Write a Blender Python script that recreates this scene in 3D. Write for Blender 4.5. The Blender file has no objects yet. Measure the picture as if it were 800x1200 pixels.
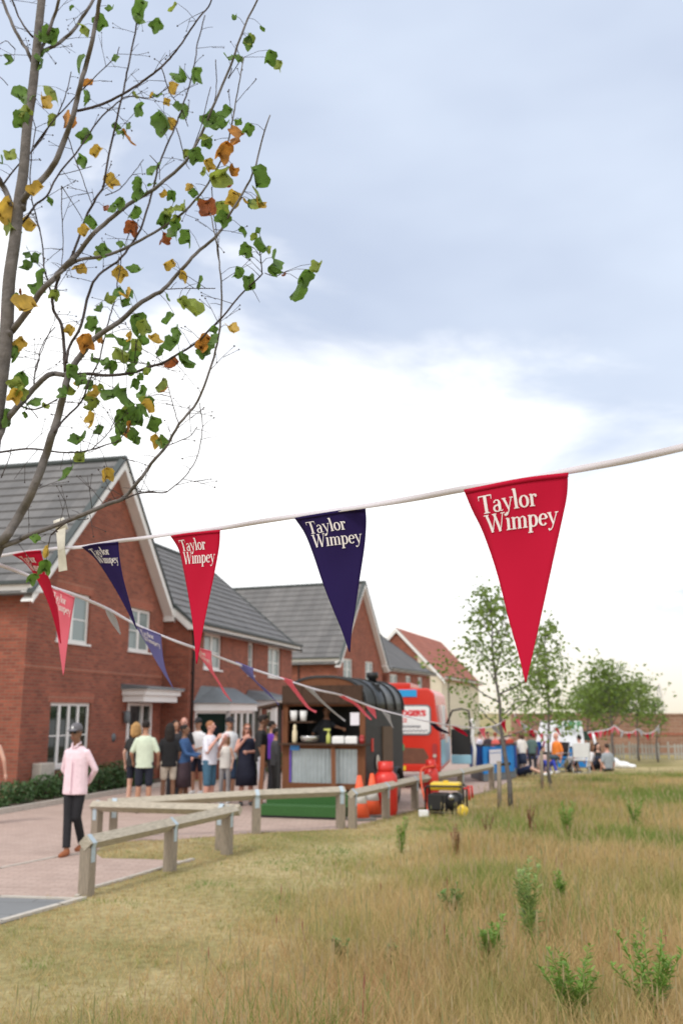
import bpy, bmesh, math, random
import numpy as np
from mathutils import Vector, Matrix, Euler
PI = math.pi
S = bpy.context.scene
COL = S.collection
random.seed(7)
# ---------------------------------------------------------------- camera
F = 1100.0; H = 1.9; P = math.atan(235 / F)
cd = bpy.data.cameras.new('camera'); cam = bpy.data.objects.new('camera', cd); COL.objects.link(cam)
cam.location = (0, 0, H); cam.rotation_euler = (PI / 2 + P, 0, 0)
cd.sensor_fit = 'VERTICAL'; cd.sensor_height = 36; cd.sensor_width = 24; cd.lens = 33.0
cd.clip_start = 0.05; cd.clip_end = 3000
cd.dof.use_dof = True; cd.dof.focus_distance = 3.1; cd.dof.aperture_fstop = 3.3
S.camera = cam

def ray(x, y):
    a = (x - 400) / F; b = (600 - y) / F
    return (a, math.cos(P) - b * math.sin(P), math.sin(P) + b * math.cos(P))
def U(x, y, Y):
    d = ray(x, y); t = Y / d[1]
    return Vector((d[0] * t, Y, H + d[2] * t))
def G(x, y, z=0.0):
    d = ray(x, y); t = (z - H) / d[2]
    return Vector((d[0] * t, d[1] * t, z))
AZ = math.atan(290 / (F / math.cos(P)))
ux, uy = math.sin(AZ), math.cos(AZ)
vx, vy = -uy, ux
P0 = (-6.964, 20.90)
def W(s, r, z=0.0): return Vector((P0[0] + s * ux + r * vx, P0[1] + s * uy + r * vy, z))

# ---------------------------------------------------------------- materials
def new_mat(name):
    m = bpy.data.materials.new(name); m.use_nodes = True
    nt = m.node_tree; b = nt.nodes['Principled BSDF']
    return m, nt, b
def mat(name, col, rough=.7, metal=0.0, var=.12, scale=6.0, bump=0.0, spec=.5, coords='Object', trans=0.0):
    m, nt, b = new_mat(name); N = nt.nodes; L = nt.links
    b.inputs['Roughness'].default_value = rough; b.inputs['Metallic'].default_value = metal
    b.inputs['Specular IOR Level'].default_value = spec
    if trans: b.inputs['Transmission Weight'].default_value = trans
    if var > 0 or bump > 0:
        tc = N.new('ShaderNodeTexCoord'); nz = N.new('ShaderNodeTexNoise')
        nz.inputs['Scale'].default_value = scale; nz.inputs['Detail'].default_value = 6; nz.inputs['Roughness'].default_value = .65
        L.new(tc.outputs[coords], nz.inputs['Vector'])
        r = N.new('ShaderNodeValToRGB')
        r.color_ramp.elements[0].position = .3; r.color_ramp.elements[1].position = .7
        r.color_ramp.elements[0].color = (*[max(0, c * (1 - var)) for c in col], 1)
        r.color_ramp.elements[1].color = (*[min(1, c * (1 + var)) for c in col], 1)
        L.new(nz.outputs['Fac'], r.inputs['Fac']); L.new(r.outputs['Color'], b.inputs['Base Color'])
        if bump > 0:
            bp = N.new('ShaderNodeBump'); bp.inputs['Strength'].default_value = bump; bp.inputs['Distance'].default_value = .02
            L.new(nz.outputs['Fac'], bp.inputs['Height']); L.new(bp.outputs['Normal'], b.inputs['Normal'])
    else:
        b.inputs['Base Color'].default_value = (*col, 1)
    return m
def brick_mat(name, c1, c2, mortar, bw=.225, rh=.075, ms=.010, off=.5, rough=.9, bump=.35, big=.26):
    m, nt, b = new_mat(name); N = nt.nodes; L = nt.links
    uv = N.new('ShaderNodeUVMap'); br = N.new('ShaderNodeTexBrick')
    br.inputs['Scale'].default_value = 1; br.inputs['Brick Width'].default_value = bw; br.inputs['Row Height'].default_value = rh
    br.inputs['Mortar Size'].default_value = ms; br.inputs['Mortar Smooth'].default_value = .3; br.offset = off
    br.inputs['Color1'].default_value = (*c1, 1); br.inputs['Color2'].default_value = (*c2, 1); br.inputs['Mortar'].default_value = (*mortar, 1)
    L.new(uv.outputs['UV'], br.inputs['Vector'])
    nz = N.new('ShaderNodeTexNoise'); nz.inputs['Scale'].default_value = 1.3; nz.inputs['Detail'].default_value = 8; nz.inputs['Roughness'].default_value = .7
    L.new(uv.outputs['UV'], nz.inputs['Vector'])
    mr = N.new('ShaderNodeMapRange'); mr.inputs[1].default_value = .25; mr.inputs[2].default_value = .75
    mr.inputs[3].default_value = 1 - big; mr.inputs[4].default_value = 1 + big
    L.new(nz.outputs['Fac'], mr.inputs[0])
    mx = N.new('ShaderNodeVectorMath'); mx.operation = 'SCALE'
    L.new(br.outputs['Color'], mx.inputs[0]); L.new(mr.outputs[0], mx.inputs['Scale'])
    L.new(mx.outputs[0], b.inputs['Base Color']); b.inputs['Roughness'].default_value = rough
    bp = N.new('ShaderNodeBump'); bp.inputs['Strength'].default_value = bump; bp.inputs['Distance'].default_value = .01; bp.invert = True
    L.new(br.outputs['Fac'], bp.inputs['Height']); L.new(bp.outputs['Normal'], b.inputs['Normal'])
    return m
M = {}
M['brick'] = brick_mat('red_brick', (.32, .092, .055), (.205, .058, .038), (.22, .12, .082))
M['brick_dark'] = brick_mat('red_brick_header', (.36, .095, .055), (.27, .07, .042), (.33, .2, .14), bw=.075, rh=.225)
M['brick_far'] = brick_mat('brown_brick', (.36, .20, .13), (.27, .14, .09), (.36, .27, .2))
M['render'] = mat('cream_render', (.66, .60, .47), .9, var=.07, scale=2)
M['tile_grey'] = brick_mat('grey_roof_tile', (.16, .155, .155), (.12, .118, .12), (.09, .09, .09), bw=.33, rh=5, ms=.006, off=0, rough=.75, bump=.2, big=.22)
M['tile_red'] = brick_mat('red_roof_tile', (.40, .14, .095), (.32, .105, .07), (.12, .05, .04), bw=.33, rh=5, ms=.006, off=0, rough=.8, bump=.2, big=.22)
M['upvc'] = mat('white_upvc', (.80, .80, .79), .35, var=.03, scale=3)
M['verge'] = mat('dark_verge', (.05, .062, .062), .6)
M['black'] = mat('black_plastic', (.012, .012, .013), .45, var=.1)
M['lead'] = mat('lead_grey', (.14, .16, .175), .55, var=.15, scale=3)
M['door'] = mat('black_door', (.015, .018, .02), .3, var=.05)
M['curtain'] = mat('net_curtain', (.62, .66, .64), .9, var=.15, scale=9)
M['stone'] = mat('pale_concrete', (.48, .44, .39), .9, var=.14, scale=14, bump=.2)
M['metal'] = mat('steel', (.45, .46, .48), .35, metal=.9, var=.1)
M['strap'] = mat('galvanised_strap', (.42, .50, .56), .5, metal=.2, var=.1, scale=20)
def glass_mat(name, tint, rough=.05):
    m, nt, b = new_mat(name)
    b.inputs['Base Color'].default_value = (*tint, 1); b.inputs['Roughness'].default_value = rough
    b.inputs['Specular IOR Level'].default_value = .55
    return m
M['glass'] = glass_mat('dark_window_glass', (.012, .025, .02))
M['glass_up'] = glass_mat('curtained_window_glass', (.24, .30, .30), .12)
def wood_mat(name, col, stretch=(1, 1, 12), var=.3, rough=.85, scale=4):
    m, nt, b = new_mat(name); N = nt.nodes; L = nt.links
    tc = N.new('ShaderNodeUVMap'); mp = N.new('ShaderNodeMapping'); mp.inputs['Scale'].default_value = stretch
    L.new(tc.outputs['UV'], mp.inputs['Vector'])
    nz = N.new('ShaderNodeTexNoise'); nz.inputs['Scale'].default_value = scale; nz.inputs['Detail'].default_value = 8; nz.inputs['Roughness'].default_value = .7
    L.new(mp.outputs[0], nz.inputs['Vector'])
    r = N.new('ShaderNodeValToRGB'); r.color_ramp.elements[0].position = .3; r.color_ramp.elements[1].position = .72
    r.color_ramp.elements[0].color = (*[c * (1 - var) for c in col], 1); r.color_ramp.elements[1].color = (*[min(1, c * (1 + var)) for c in col], 1)
    L.new(nz.outputs['Fac'], r.inputs['Fac']); L.new(r.outputs['Color'], b.inputs['Base Color'])
    bp = N.new('ShaderNodeBump'); bp.inputs['Strength'].default_value = .4; bp.inputs['Distance'].default_value = .01
    L.new(nz.outputs['Fac'], bp.inputs['Height']); L.new(bp.outputs['Normal'], b.inputs['Normal'])
    b.inputs['Roughness'].default_value = rough
    return m
M['post'] = wood_mat('weathered_timber', (.27, .225, .175), (14, 2, 1), .38)
M['rail'] = wood_mat('weathered_rail_timber', (.40, .355, .285), (2, 14, 1), .4)
M['oak'] = wood_mat('stained_brown_timber', (.155, .056, .022), (10, 1, 1), .35)
M['darkwood'] = wood_mat('dark_brown_timber', (.055, .026, .014), (8, 1, 1), .3)
M['blackboard'] = mat('black_painted_boards', (.022, .022, .024), .6, var=.25, scale=5)
M['bark'] = mat('grey_bark', (.135, .12, .115), .9, var=.35, scale=14, bump=.8)
M['twig'] = mat('dark_twig_bark', (.05, .036, .034), .85, var=.3, scale=30)

# ---------------------------------------------------------------- mesh builder
class MB:
    def __init__(s): s.v = []; s.f = []; s.m = []; s.sm = []
    def add(s, vs, fs, mi=0, smooth=False):
        o = len(s.v); s.v.extend([tuple(v) for v in vs])
        for f in fs: s.f.append(tuple(i + o for i in f)); s.m.append(mi); s.sm.append(smooth)
        return s
    def quad(s, a, b, c, d, mi=0): return s.add([a, b, c, d], [(0, 1, 2, 3)], mi)
    def box(s, x0, x1, y0, y1, z0, z1, mi=0, T=None, bev=0.0):
        if bev > 0:
            bm = bmesh.new(); bmesh.ops.create_cube(bm, size=1)
            for v in bm.verts: v.co = Vector(((x0 + x1) / 2 + v.co.x * (x1 - x0), (y0 + y1) / 2 + v.co.y * (y1 - y0), (z0 + z1) / 2 + v.co.z * (z1 - z0)))
            bmesh.ops.bevel(bm, geom=list(bm.edges), offset=bev, segments=2, affect='EDGES', profile=.6)
            bm.verts.index_update()
            vs = [v.co.copy() for v in bm.verts]; fs = [[v.index for v in f.verts] for f in bm.faces]; bm.free()
            if T: vs = [T @ v for v in vs]
            return s.add(vs, fs, mi)
        vs = [Vector(p) for p in ((x0, y0, z0), (x1, y0, z0), (x1, y1, z0), (x0, y1, z0), (x0, y0, z1), (x1, y0, z1), (x1, y1, z1), (x0, y1, z1))]
        if T: vs = [T @ v for v in vs]
        return s.add(vs, [(0, 3, 2, 1), (4, 5, 6, 7), (0, 1, 5, 4), (1, 2, 6, 5), (2, 3, 7, 6), (3, 0, 4, 7)], mi)
    def bar(s, a, b, w, h=None, mi=0, up=(0, 0, 1), roll=0.0, ext=0.0):
        a = Vector(a); b = Vector(b); h = h or w
        d = (b - a).normalized(); a = a - d * ext; b = b + d * ext
        u_ = Vector(up)
        if abs(d.dot(u_)) > .98: u_ = Vector((0, 1, 0))
        x = d.cross(u_).normalized(); z = x.cross(d).normalized()
        if roll: R = Matrix.Rotation(roll, 3, d); x = R @ x; z = R @ z
        vs = []
        for p in (a, b):
            for sx, sz in ((-1, -1), (1, -1), (1, 1), (-1, 1)): vs.append(p + x * sx * w / 2 + z * sz * h / 2)
        return s.add(vs, [(3, 2, 1, 0), (4, 5, 6, 7), (0, 1, 5, 4), (1, 2, 6, 5), (2, 3, 7, 6), (3, 0, 4, 7)], mi)
    def tube(s, pts, rad, n=8, mi=0, cap=True, smooth=True, sx=1.0):
        pts = [Vector(p) for p in pts]
        if not hasattr(rad, '__len__'): rad = [rad] * len(pts)
        vs = []; fs = []; pu = None
        for i, p in enumerate(pts):
            d = (pts[min(i + 1, len(pts) - 1)] - pts[max(i - 1, 0)])
            if d.length < 1e-9: d = Vector((0, 0, 1))
            d.normalize()
            if pu is None:
                pu = Vector((0, 0, 1)) if abs(d.z) < .9 else Vector((1, 0, 0))
            x = (pu - d * pu.dot(d))
            if x.length < 1e-6: x = d.orthogonal()
            x.normalize(); y = d.cross(x); pu = x
            for k in range(n):
                a = 2 * PI * k / n; vs.append(p + (x * math.cos(a) * sx + y * math.sin(a)) * rad[i])
        for i in range(len(pts) - 1):
            for k in range(n):
                k2 = (k + 1) % n; fs.append((i * n + k, i * n + k2, (i + 1) * n + k2, (i + 1) * n + k))
        if cap: fs.append(tuple(range(n - 1, -1, -1))); o = (len(pts) - 1) * n; fs.append(tuple(o + k for k in range(n)))
        return s.add(vs, fs, mi, smooth)
    def lathe(s, prof, n=20, c=(0, 0, 0), mi=0, smooth=True, ax='z', sx=1, sy=1, T=None):
        vs = []; fs = []
        for r, z in prof:
            for k in range(n):
                a = 2 * PI * k / n
                if ax == 'z': q = Vector((c[0] + r * math.cos(a) * sx, c[1] + r * math.sin(a) * sy, c[2] + z))
                elif ax == 'y': q = Vector((c[0] + r * math.cos(a), c[1] + z, c[2] + r * math.sin(a)))
                else: q = Vector((c[0] + z, c[1] + r * math.cos(a), c[2] + r * math.sin(a)))
                vs.append(T @ q if T else q)
        for i in range(len(prof) - 1):
            for k in range(n):
                k2 = (k + 1) % n; fs.append((i * n + k, i * n + k2, (i + 1) * n + k2, (i + 1) * n + k))
        fs.append(tuple(range(n - 1, -1, -1))); o = (len(prof) - 1) * n; fs.append(tuple(o + k for k in range(n)))
        return s.add(vs, fs, mi, smooth)
    def ball(s, c, r, n=12, mi=0, T=None):
        r = r if hasattr(r, '__len__') else (r, r, r)
        prof = [(max(1e-4, math.sin(PI * i / n)), -math.cos(PI * i / n)) for i in range(n + 1)]
        vs = []; fs = []; c = Vector(c)
        for q, z in prof:
            for k in range(n + 4):
                a = 2 * PI * k / (n + 4); v = Vector((q * math.cos(a) * r[0], q * math.sin(a) * r[1], z * r[2]))
                if T: v = T @ v
                vs.append(c + v)
        m_ = n + 4
        for i in range(n):
            for k in range(m_):
                k2 = (k + 1) % m_; fs.append((i * m_ + k, i * m_ + k2, (i + 1) * m_ + k2, (i + 1) * m_ + k))
        return s.add(vs, fs, mi, True)
    def prism(s, poly, z0, z1, mi=0):   # poly in xy
        n = len(poly); vs = [(p[0], p[1], z0) for p in poly] + [(p[0], p[1], z1) for p in poly]
        fs = [tuple(range(n - 1, -1, -1)), tuple(range(n, 2 * n))] + [(k, (k + 1) % n, n + (k + 1) % n, n + k) for k in range(n)]
        return s.add(vs, fs, mi)
    def prismY(s, poly, y0, y1, mi=0):  # poly in xz
        n = len(poly); vs = [(p[0], y0, p[1]) for p in poly] + [(p[0], y1, p[1]) for p in poly]
        fs = [tuple(range(n)), tuple(range(2 * n - 1, n - 1, -1))] + [((k + 1) % n, k, n + k, n + (k + 1) % n) for k in range(n)]
        return s.add(vs, fs, mi)
    def build(s, name, mats, parent=None, uvrot=False):
        me = bpy.data.meshes.new(name); me.from_pydata(s.v, [], s.f); me.update()
        mats = mats if isinstance(mats, (list, tuple)) else [mats]
        for m in mats: me.materials.append(M[m] if isinstance(m, str) else m)
        me.polygons.foreach_set('material_index', s.m); me.polygons.foreach_set('use_smooth', s.sm)
        auto_uv(me)
        o = bpy.data.objects.new(name, me); COL.objects.link(o)
        if parent: o.parent = parent
        return o
def auto_uv(me):
    uv = me.uv_layers.new(name='UVMap'); nl = len(me.loops)
    if not nl: return
    co = np.empty(len(me.vertices) * 3); me.vertices.foreach_get('co', co); co = co.reshape(-1, 3)
    vi = np.empty(nl, dtype=np.int32); me.loops.foreach_get('vertex_index', vi)
    npoly = len(me.polygons); nr = np.empty(npoly * 3); me.polygons.foreach_get('normal', nr); nr = nr.reshape(-1, 3)
    lt = np.empty(npoly, dtype=np.int32); me.polygons.foreach_get('loop_total', lt)
    nn = np.repeat(nr, lt, axis=0); c = co[vi]
    hl = np.hypot(nn[:, 0], nn[:, 1]); flat = hl < 1e-3
    hl2 = np.where(flat, 1, hl); tx = -nn[:, 1] / hl2; ty = nn[:, 0] / hl2
    tx = np.where(flat, 1, tx); ty = np.where(flat, 0, ty)
    u = c[:, 0] * tx + c[:, 1] * ty
    # second axis = n x t
    bx = -nn[:, 2] * ty; by = nn[:, 2] * tx; bz = nn[:, 0] * ty - nn[:, 1] * tx
    v = c[:, 0] * bx + c[:, 1] * by + c[:, 2] * bz
    s = np.sign(bz); s[np.abs(bz) < 1e-3] = 1; v = np.abs(1) * v * s
    uv.data.foreach_set('uv', np.column_stack([u, v]).ravel())
def tag(o, label=None, cat=None, group=None, kind=None):
    if label and len(label.split()) > 16: print('LONG', len(label.split()), label)
    if label: o['label'] = label
    if cat: o['category'] = cat
    if group: o['group'] = group
    if kind: o['kind'] = kind
    return o
def thing(name, label, cat, loc=(0, 0, 0), rz=0.0, group=None):
    o = bpy.data.objects.new(name, None); o.empty_display_size = .2; COL.objects.link(o)
    o.location = loc; o.rotation_euler = (0, 0, rz)
    return tag(o, label, cat, group)
def solid(o, t, off=-1):
    m = o.modifiers.new('thick', 'SOLIDIFY'); m.thickness = t; m.offset = off; return o
def kids(root):
    return [o for o in bpy.data.objects if o.parent == root]
def dup(root, loc, rz=None, label=None, **kw):
    def rec(o, par):
        c = o.copy(); COL.objects.link(c); c.parent = par
        for ch in kids(o): rec(ch, c)
        return c
    r = rec(root, None); r.location = loc
    if rz is not None: r.rotation_euler = (0, 0, rz)
    if label: r['label'] = label
    for k, v in kw.items(): r[k] = v
    return r
def text_mesh(name, txt, size, mat_, parent, loc, rot, depth=.004, bold=0.0, align='LEFT'):
    cu = bpy.data.curves.new(name, 'FONT'); cu.body = txt; cu.size = size; cu.extrude = depth; cu.offset = bold; cu.align_x = align
    o = bpy.data.objects.new(name, cu); COL.objects.link(o)
    dg = bpy.context.evaluated_depsgraph_get(); me = bpy.data.meshes.new_from_object(o.evaluated_get(dg))
    bpy.data.objects.remove(o); bpy.data.curves.remove(cu)
    me.materials.clear(); me.materials.append(M[mat_] if isinstance(mat_, str) else mat_)
    o = bpy.data.objects.new(name, me); COL.objects.link(o); o.parent = parent; o.location = loc; o.rotation_euler = rot
    return o
def crom(pts, n):
    pts = [np.array(p, float) for p in pts]; q = [2 * pts[0] - pts[1]] + pts + [2 * pts[-1] - pts[-2]]; out = []
    for i in range(1, len(q) - 2):
        for k in range(n):
            t = k / n; a, b, c, d = q[i - 1:i + 3]
            out.append(.5 * ((2 * b) + (-a + c) * t + (2 * a - 5 * b + 4 * c - d) * t * t + (-a + 3 * b - 3 * c + d) * t ** 3))
    out.append(pts[-1]); return out
# ---------------------------------------------------------------- sky and light
w = bpy.data.worlds.new('World'); S.world = w; w.use_nodes = True
nt = w.node_tree; N = nt.nodes; L = nt.links; N.clear()
SUN_EL, SUN_ROT = math.radians(52), math.radians(215)
out = N.new('ShaderNodeOutputWorld'); sky = N.new('ShaderNodeTexSky'); sky.sky_type = 'NISHITA'; sky.sun_disc = False
sky.sun_elevation = SUN_EL; sky.sun_rotation = SUN_ROT; sky.air_density = 1; sky.dust_density = 2
b1 = N.new('ShaderNodeBackground'); b1.inputs['Strength'].default_value = .12; L.new(sky.outputs[0], b1.inputs['Color'])
tc = N.new('ShaderNodeTexCoord'); sx = N.new('ShaderNodeSeparateXYZ'); L.new(tc.outputs['Generated'], sx.inputs[0])
def math_(op, a, b=None, c=None):
    n = N.new('ShaderNodeMath'); n.operation = op
    for i, q in enumerate((a, b, c)):
        if q is None: continue
        if isinstance(q, (int, float)): n.inputs[i].default_value = q
        else: L.new(q, n.inputs[i])
    return n.outputs[0]
mp = N.new('ShaderNodeMapping'); mp.inputs['Scale'].default_value = (1.0, 1.0, 2.4); L.new(tc.outputs['Generated'], mp.inputs['Vector'])
def noise(scale, det=5, rough=.55, off=0.0, dist=0.0):
    n = N.new('ShaderNodeTexNoise'); n.inputs['Scale'].default_value = scale; n.inputs['Detail'].default_value = det
    n.inputs['Roughness'].default_value = rough; n.inputs['Distortion'].default_value = dist
    if off:
        m2 = N.new('ShaderNodeMapping'); m2.inputs['Location'].default_value = (off, off * .7, off * .3); L.new(mp.outputs[0], m2.inputs['Vector']); L.new(m2.outputs[0], n.inputs['Vector'])
    else: L.new(mp.outputs[0], n.inputs['Vector'])
    return n.outputs['Fac']
n1 = noise(3.2, 6, .55, 1.7, .3); n2 = noise(2.0, 4, .5, 5.3); n3 = noise(6.5, 6, .6, 3.1, .4)
# grey-blue cloud deck above a bright band; the edge drops towards the right
thr = math_('MULTIPLY_ADD', sx.outputs['X'], -.34, .335)
e = math_('SUBTRACT', sx.outputs['Z'], thr)
e = math_('ADD', e, math_('MULTIPLY', math_('SUBTRACT', n1, .5), .46))
mr = N.new('ShaderNodeMapRange'); mr.interpolation_type = 'SMOOTHSTEP'; mr.inputs[1].default_value = -.05; mr.inputs[2].default_value = .11; L.new(e, mr.inputs[0])
deck = mr.outputs[0]
# only in front of the camera: unseen sky behind kept bright as added fill
mb = N.new('ShaderNodeMapRange'); mb.interpolation_type = 'SMOOTHSTEP'; mb.inputs[1].default_value = -.05; mb.inputs[2].default_value = .45; L.new(sx.outputs['Y'], mb.inputs[0])
deck = math_('MULTIPLY', deck, mb.outputs[0])
# loose grey patches inside the bright band on the right
mr2 = N.new('ShaderNodeMapRange'); mr2.interpolation_type = 'SMOOTHSTEP'; mr2.inputs[1].default_value = .50; mr2.inputs[2].default_value = .66; L.new(n3, mr2.inputs[0])
mrx = N.new('ShaderNodeMapRange'); mrx.inputs[1].default_value = .02; mrx.inputs[2].default_value = .25; L.new(sx.outputs['X'], mrx.inputs[0])
mrz = N.new('ShaderNodeMapRange'); mrz.inputs[1].default_value = .03; mrz.inputs[2].default_value = .13; L.new(sx.outputs['Z'], mrz.inputs[0])
patch = math_('MULTIPLY', math_('MULTIPLY', mr2.outputs[0], mrx.outputs[0]), math_('MULTIPLY', mrz.outputs[0], .75))
patch = math_('MULTIPLY', patch, mb.outputs[0])
cover = math_('MAXIMUM', deck, patch)
cr = N.new('ShaderNodeValToRGB'); L.new(n2, cr.inputs['Fac'])
cr.color_ramp.elements[0].position = .36; cr.color_ramp.elements[0].color = (.77, .88, 1.10, 1)
cr.color_ramp.elements[1].position = .66; cr.color_ramp.elements[1].color = (.98, 1.10, 1.30, 1)
hz = N.new('ShaderNodeValToRGB'); L.new(sx.outputs['Z'], hz.inputs['Fac'])
hz.color_ramp.elements[0].position = .0; hz.color_ramp.elements[0].color = (.72, .66, .54, 1)
hz.color_ramp.elements[1].position = .12; hz.color_ramp.elements[1].color = (1.0, 1.0, 1.0, 1)
vs_ = N.new('ShaderNodeVectorMath'); vs_.operation = 'SCALE'; vs_.inputs['Scale'].default_value = 1.8; L.new(hz.outputs['Color'], vs_.inputs[0])
mxc = N.new('ShaderNodeMix'); mxc.data_type = 'RGBA'; L.new(cover, mxc.inputs[0]); L.new(vs_.outputs[0], mxc.inputs[6]); L.new(cr.outputs['Color'], mxc.inputs[7])
b2 = N.new('ShaderNodeBackground'); L.new(mxc.outputs[2], b2.inputs['Color']); b2.inputs['Strength'].default_value = 1.0
ms = N.new('ShaderNodeMixShader'); ms.inputs[0].default_value = .93
L.new(b1.outputs[0], ms.inputs[1]); L.new(b2.outputs[0], ms.inputs[2]); L.new(ms.outputs[0], out.inputs['Surface'])
sl = bpy.data.lights.new('sun', 'SUN'); sl.energy = 2.0; sl.angle = math.radians(11); sl.color = (1, .95, .88)
so = bpy.data.objects.new('sun', sl); COL.objects.link(so)
# nishita rotation: 0 = +Y, clockwise seen from above
sd = Vector((math.sin(SUN_ROT) * math.cos(SUN_EL), math.cos(SUN_ROT) * math.cos(SUN_EL), math.sin(SUN_EL)))
so.rotation_euler = sd.to_track_quat('Z', 'Y').to_euler()
S.view_settings.view_transform = 'Standard'; S.view_settings.look = 'None'; S.view_settings.gamma = 1; S.view_settings.exposure = -0.30
S.view_settings.use_curve_mapping = False

# ---------------------------------------------------------------- ground
EDGE = [(-2.6, 4), (-1.2, 7), (-.2, 10), (.8, 14), (1.6, 17), (3.0, 20.5), (5.0, 26), (6.0, 29.5), (12, 31.5), (30, 33), (60, 34)]
def edge_x(y):
    for (x0, y0), (x1, y1) in zip(EDGE, EDGE[1:]):
        if y <= y1: return x0 + (x1 - x0) * (y - y0) / (y1 - y0)
    return 60
def grass_ground():
    m, nt, b = new_mat('dry_mown_turf'); N = nt.nodes; L = nt.links
    tc = N.new('ShaderNodeTexCoord')
    n1 = N.new('ShaderNodeTexNoise'); n1.inputs['Scale'].default_value = .55; n1.inputs['Detail'].default_value = 6; L.new(tc.outputs['Object'], n1.inputs['Vector'])
    n2 = N.new('ShaderNodeTexNoise'); n2.inputs['Scale'].default_value = 9; n2.inputs['Detail'].default_value = 10; n2.inputs['Roughness'].default_value = .75; L.new(tc.outputs['Object'], n2.inputs['Vector'])
    r1 = N.new('ShaderNodeValToRGB'); r1.color_ramp.elements[0].position = .35; r1.color_ramp.elements[0].color = (.25, .23, .10, 1)
    r1.color_ramp.elements[1].position = .62; r1.color_ramp.elements[1].color = (.44, .37, .21, 1); L.new(n1.outputs['Fac'], r1.inputs['Fac'])
    r2 = N.new('ShaderNodeValToRGB'); r2.color_ramp.elements[0].position = .3; r2.color_ramp.elements[0].color = (.55, .5, .45, 1)
    r2.color_ramp.elements[1].position = .7; r2.color_ramp.elements[1].color = (1.25, 1.25, 1.2, 1); L.new(n2.outputs['Fac'], r2.inputs['Fac'])
    mx = N.new('ShaderNodeMix'); mx.data_type = 'RGBA'; mx.blend_type = 'MULTIPLY'; mx.inputs[0].default_value = 1
    L.new(r1.outputs['Color'], mx.inputs[6]); L.new(r2.outputs['Color'], mx.inputs[7]); L.new(mx.outputs[2], b.inputs['Base Color'])
    b.inputs['Roughness'].default_value = 1; b.inputs['Specular IOR Level'].default_value = .1
    bp = N.new('ShaderNodeBump'); bp.inputs['Strength'].default_value = .6; bp.inputs['Distance'].default_value = .03; L.new(n2.outputs['Fac'], bp.inputs['Height']); L.new(bp.outputs['Normal'], b.inputs['Normal'])
    return m
M['turf'] = grass_ground()
g = MB(); nx = 60
for i in range(-nx, nx):
    pass
g.quad((-900, -300, 0), (900, -300, 0), (900, 2200, 0), (-900, 2200, 0))
tag(g.build('ground', 'turf'), kind='structure')
# paving (reddish block paving)
M['paving'] = brick_mat('pink_block_paving', (.45, .335, .285), (.385, .28, .235), (.30, .225, .195), bw=.2, rh=.1, ms=.006, big=.12, bump=.15)
M['slab'] = brick_mat('grey_slabs', (.20, .205, .21), (.17, .175, .18), (.12, .12, .12), bw=.9, rh=.6, ms=.01, big=.12, bump=.1)
def gp(*pts): return [tuple(G(x, y)[:2]) for x, y in pts]
c1 = gp((107, 1043), (150, 1031), (190, 1019), (226, 1009))
c2 = gp((170, 1007), (120, 1006), (112, 1000), (122, 989), (165, 985), (205, 984), (245, 981), (300, 976), (350, 974), (400, 972), (440, 962), (480, 951), (530, 938), (575, 927))
pav = [tuple(G(92, 1052)[:2])] + c1 + c2 + [tuple(W(16, -10)[:2]), tuple(W(40, -12)[:2]), tuple(W(60, -8)[:2]), tuple(W(60, -1.6)[:2]), tuple(W(7.8, -1.6)[:2]), tuple(W(7.0, -.95)[:2]), tuple(W(-2.5, -.95)[:2]), tuple(W(-2.5, 14)[:2]), (-40, 20), (-30, 5), (-7, 8.7)]
pav[-1] = tuple(G(-260, 1052)[:2])
g = MB(); n = len(pav); g.add([(x, y, .004) for x, y in pav], [tuple(range(n))])
tag(g.build('pavement', 'paving'), kind='structure')
gs = gp((-260, 1051), (0, 1052), (88, 1056), (70, 1063), (0, 1084), (-260, 1160))
g = MB(); g.add([(x, y, .008) for x, y in gs], [tuple(range(len(gs)))])
tag(g.build('path', 'slab'), kind='structure')
def kerb(pts, w=.055, z=.02, name='kerb'):
    g = MB()
    for a, b in zip(pts, pts[1:]):
        g.bar((a[0], a[1], z / 2), (b[0], b[1], z / 2), w, z + .012, ext=.01)
    return tag(g.build(name, 'stone'), kind='structure')
kerb(gp((-260, 1051), (0, 1052), (96, 1055)), .06, .016)
kerb(gp((-260, 1166), (0, 1082), (70, 1062), (98, 1054)), .07, .022)
kerb(gp((90, 1052), (107, 1042), (150, 1030), (190, 1018), (226, 1008)), .05, .02)
kerb(gp((-80, 1034), (0, 1018), (75, 1003), (112, 999)), .04, .010)
# planting bed in front of the first house, raised behind a kerb
g = MB(); bed = [W(-3, -.92), W(7.0, -.92), W(7.0, 0.02), W(-3, .02)]
g.prism([tuple(p[:2]) for p in bed], -.02, .085)
M['soil'] = mat('dark_soil', (.10, .07, .05), 1, var=.35, scale=20, bump=.5)
tag(g.build('planting_bed', 'soil'), kind='structure')
kb = [W(-3, -.98), W(3, -.98), W(7.2, -1.0)]
kerb([tuple(p[:2]) for p in kb], .09, .1)
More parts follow.
